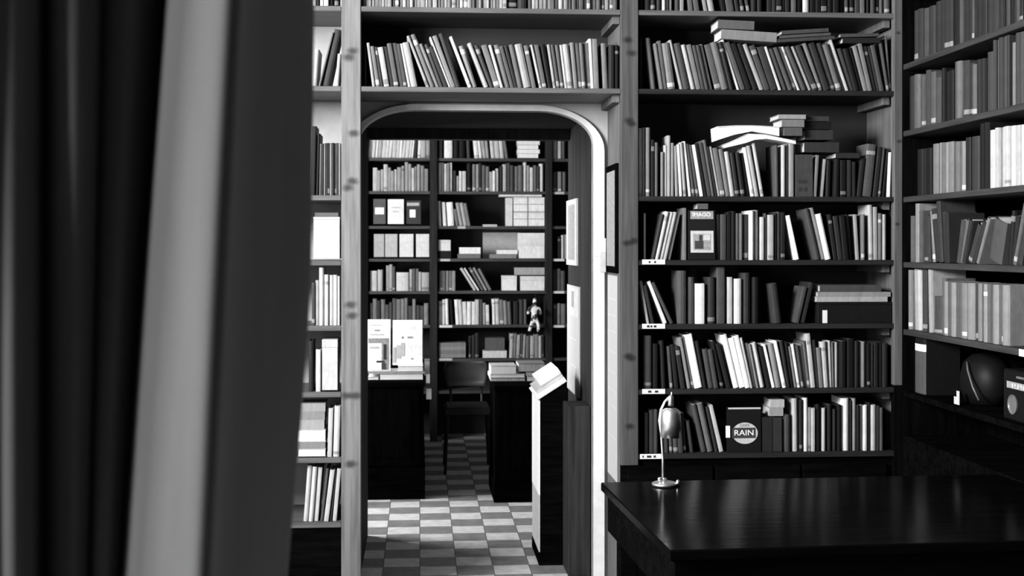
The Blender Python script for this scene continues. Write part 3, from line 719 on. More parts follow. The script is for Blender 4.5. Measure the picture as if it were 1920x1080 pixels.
PY = FY+.012
def text(body, parent, x, y, z, size, mat, ry=0, width=None):
    cu = bpy.data.curves.new('lettering', 'FONT'); cu.body = body; cu.size = size; cu.extrude = .0002
    cu.align_x = 'CENTER'; cu.align_y = 'CENTER'; cu.materials.append(mat)
    o = bpy.data.objects.new('lettering', cu); COL.objects.link(o); o.parent = parent
    o.location = (x, y, z); o.rotation_euler = (math.pi/2, 0, 0)
    if width: o.scale = (width, 1, 1)
    dg = bpy.context.evaluated_depsgraph_get(); me = bpy.data.meshes.new_from_object(o.evaluated_get(dg))
    n = bpy.data.objects.new('lettering', me); COL.objects.link(n); n.parent = parent
    n.location, n.rotation_euler, n.scale = o.location.copy(), o.rotation_euler.copy(), o.scale.copy()
    bpy.data.objects.remove(o); return n
# on top of the second-shelf books, right bay
KR = 1.2
yB = 82.5
lying(1352, 1456, 55, 74, PY, 128, 'light grey thick book lying on the leaning row beneath a smaller book', KR, tilt=-3, back=.0)
lying(1346, 1414, 37, 54, PY, 92, 'mid-grey book topping the pile near the top shelf right of the doorway', KR, tilt=-2)
lying(1458, 1566, 74, 81, PY, 66, 'dark thin book lying tilted lowest of three on the second right shelf', KR, tilt=4)
lying(1462, 1558, 67, 73.5, PY, 78, 'dark thin book, middle of three tilted ones on the second right shelf', KR, tilt=4)
lying(1466, 1554, 58, 66, PY, 70, 'dark thin book, topmost of three tilted ones on the second right shelf', KR, tilt=4)
lying(1576, 1648, 64, 71, PY, 72, 'dark thin book lying flat near the right end of the second shelf', KR, tilt=2)
lying(1580, 1650, 71.5, 82, PY, 36, 'black book lying under a thin one at the second shelf right end', KR, tilt=1)
# sagging paperbacks and piles over the third shelf
def slab(pxy, plane, label, mat, depth=.13, name='booklet'):
    pts = [onY(x, y, plane) for x, y in pxy]; o = pts[0]
    r = thing(name, label, 'booklet', (o.x, plane, o.z))
    n = len(pxy)//2; top = pts[:n]; bot = pts[n:][::-1]
    def lay(f0, f1, nm, mt, ye=0):
        T = [t.lerp(b, f0) for t, b in zip(top, bot)]; B = [t.lerp(b, f1) for t, b in zip(top, bot)]
        MB().prism([(p.x-o.x, p.z-o.z) for p in T+B[::-1]], -ye, depth+ye).build(nm, mt, r)
    lay(0, .14, 'cover', M['grey_paper'], .001); lay(.15, 1, 'pages', mat)
    return r
slab([(1345, 237), (1380, 235), (1410, 235), (1435, 236), (1461, 238), (1461, 255), (1435, 250), (1410, 246), (1378, 252), (1347, 262)], PY, 'white floppy booklet sagging on top of the third shelf books', M['white_paper'])
slab([(1358, 271), (1382, 260), (1402, 250.5), (1435, 252), (1458, 257), (1492, 264), (1492, 270), (1460, 263.5), (1437, 260), (1415, 262), (1398, 268), (1364, 276)], PY, 'white booklet bent down at both ends below the floppy one', M['white_paper'])
lying(1470, 1504, 239.5, 255, PY, 85, 'mid-grey book under the light books left of the dark pile', KR)
lying(1466, 1508, 224.5, 238.5, PY, 118, 'mid-grey book in the middle of the pile above the third shelf', KR)
lying(1460, 1511, 215, 223.5, PY, 150, 'light grey book topping the left pile above the third shelf', KR)
for k, (a, b, c, d, t, l) in enumerate([(1513, 1566, 243, 261.5, 52, 'dark thick book at the bottom of the dark pile on third shelf'), (1513, 1563, 227.5, 242, 26, 'black book in the middle of the dark pile on third shelf'), (1513, 1558, 217, 226.5, 58, 'dark thin book topping the dark pile on third shelf')]):
    lying(a, b, c, d, PY, t, l, KR, back=.03)
lying(1508, 1573, 267, 286, PY, 50, 'dark book with pale end lying on the short books of third shelf', KR)
lying(1567, 1612, 287, 297, PY, 45, 'dark thin book lying on top of the patterned black ones', KR)
# facing books
p0 = onY(1290, 395, PY)
fo = faceout(1291, 1341, 394.5, 487, PY, 22, 'black book facing out with a framed picture and a lettered title', .95, th=.03, lean=2, decor=[
    ('title_panel', 1295, 396, 1338, 411, M['mid_print']), ('picture_border', 1295, 433, 1338, 474, M['grey_paper']), ('picture', 1300, 439, 1333, 469, M['mid_print']),
    ('picture_shape', 1303, 452, 1319, 467, M['dark_print']), ('picture_shape', 1311, 441, 1317, 455, M['dark_print']), ('picture_sky', 1319, 440, 1332, 451, M['grey_paper'])])
w_ = onY(1341, 0, PY).x-onY(1291, 0, PY).x
text('IMAGO', fo, w_*.5, -.0012, onY(1316, 403.5, PY).z-ZS[3], .024, M['white_paper'], width=1.05)
lying(1308, 1328, 382, 392.5, PY, 78, 'small grey book lying on top of the framed-picture book', .95, depth=.1, back=.004)
faceout(1493, 1524, 290, 369, PY, 58, 'dark grey book facing out between pale spines on the third shelf', .95, th=.02, lean=1, decor=[
    ('title_panel', 1497, 337, 1513, 344, M['ink']), ('title_panel', 1497, 352, 1504, 359, M['ink']), ('title_panel', 1507, 352, 1513, 359, M['ink'])])
fr = faceout(1366, 1427, 765, 848, PY, 16, 'black book facing out with a round white lettered badge', .95, th=.035, lean=2, decor=[
    ('cover_edge', 1366, 765, 1427, 767.5, M['grey_paper']), ('spine_sticker', 1361, 799, 1369, 821, M['white_paper'])])
a_ = onY(1366, 848, PY)
def oval(cx, cy, rx, ry, e, nm, mt, par, org):
    c = onY(cx, cy, PY); sx = (onY(cx+rx, cy, PY).x-c.x); sz = (c.z-onY(cx, cy+ry, PY).z)
    MB().prism([(c.x-org.x+sx*math.cos(t*math.pi/14), c.z-org.z+sz*math.sin(t*math.pi/14)) for t in range(28)], -e, -e+.0003).build(nm, mt, par)
oval(1397, 812, 24, 20, .0012, 'badge', M['grey_paper'], fr, a_)
pp, qq = onY(1373, 802, PY), onY(1417, 821, PY)
MB().box(pp.x-a_.x, qq.x-a_.x, -.0019, -.0016, qq.z-a_.z, pp.z-a_.z).build('badge_band', M['dark_print'], fr)
text('DARK', fr, onY(1397, 0, PY).x-a_.x, -.0012, onY(1397, 797.5, PY).z-a_.z, .017, M['dark_print'])
text('RAIN', fr, (pp.x+qq.x)/2-a_.x, -.0022, (pp.z+qq.z)/2-a_.z, .034, M['white_paper'], width=1.15)
faceout(1430, 1448, 783, 848, PY, 34, 'narrow dark book facing out beside the badge book', .95, th=.02, lean=1)
faceout(1449.5, 1466, 783, 847, PY, 44, 'dark grey narrow book facing out left of the patterned spine', .95, th=.02, lean=1)
lying(1443, 1469, 765, 780.5, PY, 135, 'light grey book lying on the two narrow dark ones, lowest shelf', .95, depth=.12, back=.004)
lying(1445, 1471, 750, 764.5, PY, 160, 'pale book topping the small pile on the lowest open shelf', .95, depth=.12, back=.004)
# box file and the books lying on it, fifth shelf
carton(1534, 1672, 567, 606, PY, 8, 'long black box file with a white tag below lying books', .95, depth=.2, label_px=(1542, 582, 1551, 606), name='box_file', lid=.12)
lying(1531, 1664, 557, 566, PY, 148, 'light grey wide book lying directly on the black box file', .95, edge='spine', depth=.17)
lying(1533, 1670, 548, 556.5, PY, 125, 'mid-grey wide book lying second on the black box file', .95, depth=.16)
lying(1537, 1652, 535, 547.5, PY, 62, 'dark wide book topping the pile on the black box file', .95, depth=.16)
# left bay
carton(588, 637, 407, 485.5, PY, 252, 'white square box beside the left post on the fourth shelf', 2.0, depth=.16, lid=.06)
lying(590, 634, 399, 406.5, PY, 120, 'grey book lying on the white square box', 2, depth=.13, back=.01)
carton(604, 633, 637, 732, PY, 248, 'tall white box with a banded lid in the left bay', 2, depth=.15, lid=.16, name='storage_box')
for k, (x0, x1, y0, y1, t) in enumerate([(558, 611, 842, 856, 235), (557, 610, 829, 841.5, 170), (555, 611, 806, 828.5, 250), (560, 608, 788, 805.5, 205), (561, 609, 772, 787.5, 175), (563, 610, 757, 771.5, 195)]):
    lying(x0, x1, y0, y1, PY, t, 'pale book lying %s in the left bay pile beside the curtain' % ('at the bottom', 'second from bottom', 'third from bottom', 'fourth from bottom', 'second from top', 'on top')[k], 2.0, edge='pages' if k in (0, 2) else 'spine', group='books lying in the left bay pile')
# ================================================================== back-room shelf contents
PB = BY+.012; KB = .95
faceout(700, 723, 373, 420, PB, 90, 'dark picture book with a pale moon shape facing out, back room', KB, decor=[('picture', 703, 389, 720, 402, M['white_paper'])])
faceout(727, 757, 373.5, 420, PB, 240, 'white book facing out between two dark ones, back room', KB, decor=[('title_panel', 734, 388, 750, 390, M['grey_paper']), ('title_panel', 736, 396, 748, 398, M['grey_paper'])])
faceout(762, 789, 376, 420, PB, 60, 'dark book with white square on its cover, back room', KB, decor=[('title_panel', 763, 380, 786, 386, M['grey_paper']), ('picture', 768, 393, 779, 408, M['white_paper'])])
carton(963, 1021, 398, 424, PB, 235, 'white string-tied parcel, lower of two in the back room', KB, name='parcel', cat='parcel', tape=True, lid=.1)
carton(963, 1021, 370, 397, PB, 235, 'white string-tied parcel on top of another, back room', KB, name='parcel', cat='parcel', tape=True, lid=.1)
carton(949, 961, 371, 424, PB, 215, 'narrow pale box standing left of the tied parcels', KB, depth=.12)
lying(936, 1016, 365, 369, PB, 215, 'pale folder lying across the tied parcels in the back room', KB, depth=.12)
for x0, x1, t, l in ((701, 720, 175, 'leftmost of four pale boxed volumes in the back room'), (722, 745, 185, 'second from left of four pale boxed volumes in the back room'), (749, 775, 218, 'third from left of four pale boxed volumes in the back room'), (780, 804.5, 215, 'rightmost of four pale boxed volumes in the back room')):
    faceout(x0, x1, 439, 482, PB, t, l, KB, th=.05, lean=0, group='boxed volumes facing out in the back room')
lying(823, 846, 471, 484, PB, 30, 'small black book under a white carton in the back room', KB)
carton(822, 845, 450, 470.5, PB, 215, 'small white carton on a black book in the back room', KB)
lying(858, 901, 476.5, 484.5, PB, 110, 'mid-grey book lying under a white one in the back room', KB)
lying(861, 901, 464, 476, PB, 248, 'bright white book lying on a grey one in the back room', KB)
lying(918, 968, 477, 484.5, PB, 130, 'grey book lying in front of the pale panel, back room', KB)
lying(932, 970, 469, 476.5, PB, 235, 'white thin book lying on a grey one before the pale panel', KB)
carton(973, 1021, 437, 484.5, PB, 235, 'large white box at the right end below the parcels', KB, lid=.5)
p, q = onY(905, 436, 10.5), onY(975, 480, 10.5)
tag(MB().box(p.x, q.x, 10.49, 10.496, ZB[3]+.001, p.z).build('lit_back_patch', M['grey_paper']), 'pale sheet painting the light on the back of an open shelf', 'card')  # lit part of the shelf's back, put in as a pale sheet
carton(942, 969, 517, 545, PB, 235, 'white carton beside the leaning books in the back room', KB)
carton(976, 1021, 518, 545, PB, 228, 'wide pale carton below a lying book in the back room', KB, lid=.3)
lying(966, 1021, 502, 515.5, PB, 165, 'light grey book lying across two cartons in the back room', KB)
for k in range(4):
    lying(970+(k % 2), 1012-(k % 2)*3, 264+k*8.2, 271.8+k*8.2, PB, (225, 235, 240, 245)[k], 'white book, %s in the small pile under the arch' % ('topmost', 'second from top', 'third from top', 'lowest')[k], KB, group='small pile of white books under the arch')
for k in range(4):
    lying(823, 873, 643+k*7, 649.6+k*7, PB, (120, 135, 115, 130)[k], 'grey journal, %s of the low pile behind the desk chair' % ('topmost', 'second from top', 'third from top', 'lowest')[k], KB, group='grey journals in a low pile')
lying(905, 950, 658, 671, PB, 205, 'pale book lying right of the grey journals', KB)
lying(910, 946, 634, 657.5, PB, 90, 'grey thick volume lying on the pale book by the journals', KB)
# ================================================================== polished table with its lamp
TX0, TX1, TY0, TY1, TZ = .655, 2.07, 3.33, 4.31, .75
tb = thing('desk_table', 'long black polished table in the lower right corner carrying the lamp', 'table', (TX0, TY0, 0), (0, 0, math.radians(2.5)))
TW, TD = TX1-TX0, TY1-TY0
MB().box(0, TW, 0, TD, TZ-.03, TZ, bev=.004).build('tabletop', M['table_top'], tb)
mm = MB(); mm.box(.02, TW-.02, .02, .042, TZ-.16, TZ-.0305); mm.box(.02, TW-.02, TD-.042, TD-.02, TZ-.16, TZ-.0305)
mm.box(.02, .042, .043, TD-.043, TZ-.16, TZ-.0305); mm.box(TW-.042, TW-.02, .043, TD-.043, TZ-.16, TZ-.0305)
mm.build('apron', M['table_edge'], tb)
for x in (.045, TW-.105):
    for y in (.045, TD-.105):
        MB().box(x, x+.06, y, y+.06, 0, TZ-.031, bev=.004).build('leg', M['table_edge'], tb)
lp = onZ(1246, 911, TZ); sc_ = lp.length and (Vector((lp.x, lp.y, 0)).dot(Vector((SY_, CY_, 0))))/F
def LX(px): return (px-1246)*sc_
def LZ(py): return (911-py)*sc_
lamp = thing('desk_lamp', 'small metal desk lamp with a bell shade on the black table', 'lamp', (lp.x, lp.y, TZ+.0006))
MB().lathe([(.040, 0), (.043, .004), (.042, .009), (.034, .0125), (.018, .015), (.009, .02), (.0065, .026)], n=36).build('base', M['steel'], lamp, smooth=True)
MB().tube([(LX(1246), 0, .02), (LX(1243), 0, .03), (LX(1243), .0, LZ(860)), (LX(1241), .012, LZ(815)), (LX(1238), .02, LZ(790)), (LX(1241), .02, LZ(770)), (LX(1248), .012, LZ(754)), (LX(1256), 0, LZ(744)), (LX(1258), 0, LZ(746))], .0042, 12).build('stem', M['steel'], lamp, smooth=True)
sx = LX(1258)
prof = [(.004, LZ(741)), (.0085, LZ(744)), (.0095, LZ(750)), (.0095, LZ(762)), (.015, LZ(765)), (.027, LZ(769)), (.0325, LZ(777)), (.0345, LZ(790)), (.035, LZ(820)), (.0335, LZ(820)), (.033, LZ(790)), (.026, LZ(772)), (.008, LZ(767))]
MB().lathe(prof[:4][::-1], (sx, 0, 0), 24).build('neck', M['steel'], lamp, smooth=True)
vsh = MB(); n = 36; P_ = prof[4:]
for r_, z_ in P_:
    for k in range(n): vsh.v.append((sx+r_*math.cos(2*math.pi*k/n), r_*math.sin(2*math.pi*k/n), z_))
for i in range(len(P_)-1):
    for k in range(n): vsh.f.append((i*n+k, i*n+(k+1) % n, (i+1)*n+(k+1) % n, (i+1)*n+k)); vsh.mi.append(0); vsh.tone.append(None)
vsh.build('lamp_shade', M['steel'], lamp, smooth=True)
MB().lathe([(.003, LZ(742)), (.004, LZ(740)), (.003, LZ(737)), (.0015, LZ(735))], (sx+.003, 0, 0), 12).build('finial', M['steel'], lamp, smooth=True)
MB().lathe([(.004, 0), (.0075, .002), (.0075, .009), (.004, .012)], (LX(1236), -.01, .018), 16).build('knob', M['steel'], lamp, smooth=True)
MB().lathe([(.004, 0), (.0065, .003), (.0065, .016), (.003, .02)], (LX(1271), -.004, .0), 16).build('switch', M['steel'], lamp, smooth=True)
# ================================================================== right-hand wall: low shelf things
p, q = onX(1704, 643, RX), onX(1723, 643, RX)
zsh = .915
b = dict(u=-p.y, t=p.y-q.y, h=1.10-.915+.05, th=0)
vs, fs, pg, o = book_geo(b['t'], .245, .16, .6)
r = MB().add(vs, fs).build('book', M['cover'], None, .006)
tag(r, 'tall dark book with a pale tag standing alone below the side shelves', 'book'); r.location = (RX+.02, p.y, zsh+.0006); r.rotation_euler = (0, 0, -math.pi/2)
MB().box(*pg).build('pages', M['pages'], r)
pv, pf = patch_geo(o, .004, .184); MB().add(pv, pf).build('spine', M['cover'], r, .06)
pv, pf = patch_geo(o, .185, .215); MB().add(pv, pf).build('spine_label', M['white_paper'], r)
p, q = onX(1866, 700, RX), onX(1935, 700, RX)
rad = thing('radio', 'black radio with pale lettered strip and round speaker on the low side shelf', 'radio', (RX+.03, q.y, zsh+.0006))
RL = p.y-q.y
MB().box(0, .1, 0, RL, 0, .185, bev=.006).build('body', M['black_plastic'], rad)
MB().box(-.002, -.0002, .0, RL*.62, .158, .166).build('chrome_strip', M['grey_plastic'], rad)
MB().box(-.0022, -.0002, .012, RL*.88, .118, .142).build('dial', M['mid_print'], rad)
mm = MB()
for k in range(9): mm.box(-.003, -.0024, .02+k*RL*.08, .02+k*RL*.08+.007, .123+(k % 2)*.006, .136)
mm.build('lettering', M['label_card'], rad)
so_ = MB().lathe([(.002, 0), (.03, 0), (.034, .004), (.036, .004), (.036, -.002)], n=28).build('speaker', M['grey_plastic'], rad)
so_.location = (-.0003, RL*.72, .06); so_.rotation_euler = (0, -math.pi/2, 0)
p = onX(1775, 750, RX)
cardr = thing('card_stand', 'small pale folded card standing on the dark side shelf', 'card', (RX+.03, p.y, zsh+.0006))
MB().box(0, .002, -.05, .0, 0, .03).box(0, .002, -.05, -.025, .0305, .055).build('card', M['grey_paper'], cardr)
p = onX(1768, 690, RX)
bag = thing('bag', 'black rounded bag with a thin strap under the side shelves', 'bag', (RX+.16, p.y-.05, zsh+.0006))
m = MB(); prof = [(.03, 0), (.1, .004), (.125, .05), (.128, .11), (.11, .165), (.07, .195), (.02, .205)]
m.lathe(prof, n=28); ob = m.build('body', M['black_plastic'], bag, smooth=True); ob.scale = (.75, 1.05, 1)
MB().tube([(-.09, -.02, .17), (-.1, -.05, .14), (-.102, -.1, .08), (-.09, -.13, .03)], .004, 8).build('strap', M['grey_plastic'], bag, smooth=True)
# ================================================================== papers and pictures beside the doorway
SXF = X_RP0+.0005   # left face of the right bay's side panel
def sheet_x(name, label, cat, X, pa, pb, ya, yb, th, parts, yr=None):
    """flat thing hanging on a plane X=const facing left; pa/pb = Y far / Y near"""
    r = thing(name, label, cat, (X, pb, yb)); H = ya-yb; L = pa-pb
    for nm, e0, e1, f0, f1, t0, t1, mt in parts:
        MB().box(-t1, -t0, L*e0, L*e1, H*f0, H*f1).build(nm, mt, r)
    return r
zt = lambda py, Y: CAMZ+(HY-py)*Y/F*1.003
sheet_x('picture', 'dark narrow picture frame on the bookcase side beside the doorway', 'picture', SXF, 5.87, 5.56, zt(306, 5.6), zt(512, 5.6), .02,
        [('frame', 0, 1, 0, 1, 0, .012, M['black_wood']), ('picture', .12, .88, .06, .94, .0125, .0135, M['mid_print'])])
sheet_x('notice', 'tall white printed sheet pinned below the picture frame by the doorway', 'notice', SXF, 5.885, 5.60, zt(517, 5.7), zt(900, 5.7), .002,
        [('paper', 0, 1, 0, 1, 0, .0015, M['notice_paper'])]+[('printed_line', .1, .9, f, f+.006, .0018, .0022, M['grey_paper']) for f in (.88, .8, .72, .62, .52, .43, .35, .2)])
p, q = onY(1114, 447, WY0-.03), onY(1141, 480, WY0-.03)
n1 = thing('notice', 'small bright white card pinned on the white door moulding', 'notice', (p.x, WY0-.024, q.z))
MB().box(0, q.x-p.x-.004, -.002, -.0002, 0, p.z-q.z).build('paper', M['white_paper'], n1)
MB().box(.028, .055, -.003, -.0021, -.075, .02).build('note', M['grey_paper'], n1)
def jp(px, py): return onX(px, py, OXR-.001)
a1, b1 = jp(1065.5, 435), jp(1084, 435)
sheet_x('picture', 'white mounted picture high on the passage wall above the poster', 'picture', OXR-.0012, min(a1.y, WY1-.01), b1.y, zt(377, a1.y), zt(496, a1.y), .012,
        [('frame', 0, 1, 0, 1, 0, .01, M['grey_paper']), ('picture', .18, .82, .08, .92, .0105, .0115, M['mid_print'])])
a2, b2 = jp(1065.5, 635), jp(1088, 635)
sheet_x('poster', 'long white poster with a grey picture on the passage wall', 'poster', OXR-.0012, min(a2.y, WY1-.01), b2.y, zt(533, a2.y), zt(727, a2.y), .01,
        [('paper', 0, 1, 0, 1, 0, .006, M['notice_paper']), ('picture', .05, .95, .72, .98, .0065, .0075, M['grey_paper']), ('picture', .4, .6, .8, .95, .008, .0085, M['mid_print']),
         ('printed_line', .2, .8, .5, .515, .0065, .007, M['grey_paper']), ('printed_line', .1, .6, .25, .27, .0065, .007, M['grey_paper'])])
# ================================================================== slanted display stand in the passage
lx0 = onY(1013, 900, 6.2).x; lx1 = onY(1063, 900, 6.2).x; ly0, ly1 = 6.2, 6.58
ds = thing('display_stand', 'black display stand with its lit side painted white and slanted top in the passage', 'stand', (lx0, ly0, 0))
LW, LD = lx1-lx0, ly1-ly0
zl, zr = .81, .893
MB().prism([(0, .06), (LW, .06), (LW, zr), (0, zl)], 0, LD).build('cabinet', M['black_wood'], ds)
MB().box(-.008, LW, -.012, LD, 0, .059, bev=.003).build('plinth', M['black_wood'], ds)
MB().box(-.007, -.0008, .002, LD-.002, .34, .806).build('lit_side', M['white_paper'], ds)  # light falling on the stand's left side, put in as white
MB().box(-.006, -.0008, .004, LD-.004, .062, .339).build('lit_side', M['grey_paper'], ds)
sl = math.atan2(zr-zl, LW)
def on_slope(x0, x1, t0, th, label, mat, name='magazine', y0=.0, y1=LD):
    r = thing(name, label, 'magazine', (lx0, ly0, zl+.0015), (0, -sl, 0))
    MB().box(x0, x1, y0, y1, t0, t0+th*.2).build('cover', M['grey_paper'], r); MB().box(x0, x1, y0, y1, t0+th*.2+.0002, t0+th).build('pages', mat, r)
on_slope(-.015, LW/math.cos(sl)-.002, 0, .02, 'thick white magazine lying lowest on the slanted stand', M['white_paper'], y0=-.01)
on_slope(.0, LW/math.cos(sl)-.002, .021, .014, 'grey magazine lying second on the slanted stand', M['grey_paper'], y0=.03)
on_slope(.035, LW/math.cos(sl)-.002, .036, .035, 'thick white magazine topping the slanted stand', M['white_paper'], y0=.05)
# ================================================================== desks, magazines, chair of the back room
def desk(label, x0, x1, y0, y1, h, zm, door_n):
    r = thing('desk', label, 'desk', (x0, y0, 0)); W, D = x1-x0, y1-y0
    MB().box(.008, W-.008, .012, D, zm+.001, h-.031).build('body', M['black_wood_v'], r)
    MB().box(0, W, 0, D, h-.03, h, bev=.004).build('desktop', M['black_wood'], r)
    MB().box(0, W, .004, D, 0, zm, bev=.003).build('plinth', M['black_wood'], r)
    for k in range(door_n):
        a = .02+k*(W-.04)/door_n; b_ = a+(W-.04)/door_n-.015
        d = MB().box(a, b_, .002, .0115, zm+.02, h-.05, bev=.002).box(a+.05, b_-.05, -.002, .0015, zm+.07, h-.1, bev=.002).build('door', M['black_wood_v'], r)
    return r
d1x = onY(797, 700, 7.86).x
dk1 = desk('black wooden desk at the left of the back room carrying magazines', -1.1, d1x, 7.86, 9.5, .72, .19, 3)
for (x0, y0, x1, y1) in ((799, 701, 806, 718), (799, 728, 809, 748)):
    p, q = onY(x0, y0, 7.9), onY(x1, y1, 7.9)
    pc = thing('price_card', 'small pale card hanging at the left desk, %s' % ('upper one' if y0 < 710 else 'lower one'), 'card', (p.x, 7.88, q.z))
    MB().box(0, q.x-p.x, 0, .002, 0, p.z-q.z).build('card', M['grey_paper'], pc)
    MB().tube([(.01, .001, p.z-q.z), (.0, .001, p.z-q.z+.02)], .001, 6).build('string', M['ink'], pc)
d2x = onY(926, 720, 7.72).x
dk2 = desk('black wooden desk right of the chair in the back room', d2x, 1.5, 7.72, 8.3, .71, .12, 2)
PD = 8.0
zd = .7205
def at(px, Y): return onY(px, HY, Y).x
def dl(px0, px1, h0, h1, tone, label, Y=PD, depth=.22, edge='spine', z0=zd):
    x0, x1 = at(px0, Y), at(px1, Y); T = h1-h0; c = min(.002, T*.2)
    m = MB().box(0, x1-x0, 0, depth, 0, c).box(0, x1-x0, 0, depth, T-c, T).box(0, x1-x0, depth-c, depth, c, T-c)
    r = m.build('magazine', M['cover'], None, min(.86, lin(tone)/.95)); r.location = (x0, Y, z0+h0)
    tag(r, label, 'magazine'); MB().box(.002, x1-x0-.002, .002, depth-.003, c+.0002, T-c-.0002).build('pages', M['white_paper'] if tone > 150 else M['pages'], r)
dl(690, 710, 0, .018, 200, 'pale magazine at the left end under the display on the desk')
dl(712, 793, 0, .036, 245, 'thick white magazine lying lowest under the display on the desk')
dl(690, 797, .037, .05, 140, 'grey magazine lying across the white one on the left desk', Y=PD-.002)
dl(746, 793, .051, .085, 215, 'pale pile of newspapers below the illustrated cover on the desk', Y=PD+.0)
def desk_mag(px0, px1, yt, zb_, label, decor, tone=245, Y=PD+.05, lean=9):
    a = onY(px0, yt, Y); x1 = at(px1, Y); W, H = x1-a.x, a.z-zb_
    r = MB().box(0, W, 0, .008, 0, H/math.cos(math.radians(lean))).build('magazine', M['cover'], None, min(.86, lin(tone)/.95))
    tag(r, label, 'magazine'); r.location = (a.x, Y, zb_+.0006); r.rotation_euler = (-math.radians(lean), 0, 0)
    for k, (nm, u0, v0, u1, v1, mt) in enumerate(decor):
        e = .0005+.0004*k; MB().box(W*u0, W*u1, -e, -e+.0003, H*(1-v1), H*(1-v0)).build(nm, mt, r)
desk_mag(688, 732, 600, zd+.051, 'white magazine with a dark framed picture on its cover', [
    ('title', .12, .09, .62, .12, M['grey_paper']), ('title', .3, .19, .55, .22, M['mid_print']), ('title', .1, .27, .7, .3, M['grey_paper']),
    ('picture', .05, .36, .92, .98, M['mid_print']), ('picture_panel', .05, .46, .62, .98, M['white_paper']), ('picture_bar', .7, .48, .83, .78, M['ink']), ('picture_bar', .4, .8, .75, .84, M['ink']), ('picture_bar', .62, .85, .8, .97, M['dark_print']), ('picture_line', .1, .52, .5, .56, M['grey_paper'])], Y=PD+.04)
desk_mag(736, 792, 601, zd+.086, 'white magazine with a grey drawn figure beside the framed one', [
    ('title', .3, .36, .38, .41, M['mid_print']), ('title', .5, .36, .68, .4, M['mid_print']), ('picture', .14, .55, .28, .86, M['grey_paper']), ('picture', .28, .5, .4, .8, M['grey_paper']), ('picture', .62, .84, .67, .88, M['mid_print']), ('picture', .02, .6, .1, .95, M['grey_paper'])], Y=PD+.05)
dl(796, 806, .0, .1, 110, 'small grey box behind the magazine display on the desk', Y=8.23, depth=.1)
PR = 7.95; zd2 = .7105
dl(920, 985, 0, .022, 120, 'grey magazine lying lowest on the right-hand desk', Y=PR, z0=zd2)
dl(918, 984, .031, .052, 240, 'white magazine lying on the right-hand desk beside the chair', Y=PR, z0=zd2-.008)
dl(920, 968, .053, .105, 175, 'pale thick magazine topping the pile on the right-hand desk', Y=PR, z0=zd2-.008)
dl(988, 1024, .0, .03, 200, 'pale magazine at the right end of the right-hand desk', Y=PR, z0=zd2)
dl(986, 1024, .0305, .058, 90, 'dark magazine on the pale one at the right-hand desk end', Y=PR, z0=zd2)
dl(972, 1022, .0585, .11, 120, 'grey mottled album on top at the right-hand desk end', Y=PR+.004, z0=zd2)
# chair
ch = thing('office_chair', 'black chair with a curved backrest standing between the two desks', 'chair', (at(876, 8.9), 8.9, 0))
m = MB(); m.box(-.16, .16, -.2, .2, .40, .45, bev=.02); m.build('seat', M['black_plastic'], ch)
vs = []; fs = []; NN = 12
for j, (z, hw) in enumerate(((.56, .13), (.60, .15), (.68, .157), (.72, .15), (.735, .13))):
    for f_ in (0, 1):
        for k in range(NN+1):
            u = -1+2*k/NN; vs.append((u*hw, .2+.02*f_-.05*(1-u*u)*-1-.05, z))
W_ = NN+1
for j in range(4):
    for k in range(NN):
        a = (2*j)*W_+k; b_ = (2*j+2)*W_+k; fs.append((a, a+1, b_+1, b_)); a += W_; b_ += W_; fs.append((a+1, a, b_, b_+1))
    for k in (0, NN): fs.append(((2*j)*W_+k, (2*j+1)*W_+k, (2*j+3)*W_+k, (2*j+2)*W_+k))
for j in (0, 4):
    for k in range(NN): fs.append(((2*j)*W_+k, (2*j)*W_+k+1, (2*j+1)*W_+k+1, (2*j+1)*W_+k))
MB().add(vs, fs).build('backrest', M['chair_plastic'], ch, smooth=True)
MB().box(-.155, .155, -.204, -.2005, .405, .445).build('seat_edge', M['chair_plastic'], ch)
for x in (-.11, .11): MB().tube([(x, .17, .44), (x, .215, .5), (x, .215, .58)], .009, 8).build('back_support', M['iron'], ch)
for x in (-.14, .14):
    for y in (-.17, .17): MB().tube([(x, y, .4), (x*1.12, y*1.1, 0.0)], .01, 8).build('leg', M['iron'], ch)
# hanging rag doll
hp = onY(1007, 556, 9.9)
dl_ = thing('rag_doll', 'black and white rag doll hanging from the bookcase upright', 'doll', (hp.x, 10.12, hp.z-.17))
J = {'hip': (0, 0, 0), 'chest': (-.005, 0, .06), 'neck': (-.002, 0, .10), 'head': (.004, 0, .125), 'crown': (.008, 0, .15), 'la': (-.04, 0, .075), 'lh': (-.055, -.01, .02), 'ra': (.04, 0, .07), 'rh': (.05, -.01, .01),
     'lk': (-.025, -.01, -.06), 'lf': (-.045, -.02, -.115), 'rk': (.03, -.01, -.055), 'rf': (.03, -.02, -.12)}
names = list(J); ed = [('hip', 'chest'), ('chest', 'neck'), ('neck', 'head'), ('head', 'crown'), ('chest', 'la'), ('la', 'lh'), ('chest', 'ra'), ('ra', 'rh'), ('hip', 'lk'), ('lk', 'lf'), ('hip', 'rk'), ('rk', 'rf')]
me = bpy.data.meshes.new('body'); me.from_pydata([J[k] for k in names], [(names.index(a), names.index(b_)) for a, b_ in ed], [])
ob = bpy.data.objects.new('body', me); COL.objects.link(ob); ob.parent = dl_
md = ob.modifiers.new('skin', 'SKIN'); ob.modifiers.new('sub', 'SUBSURF').levels = 1
rad_ = {'hip': .022, 'chest': .026, 'neck': .012, 'head': .022, 'crown': .014, 'lk': .014, 'rk': .014, 'lf': .012, 'rf': .012}
for k, sv in enumerate(me.skin_vertices[0].data):
    rr = rad_.get(names[k], .011); sv.radius = (rr, rr); sv.use_root = names[k] == 'hip'
me.materials.append(M['doll'])
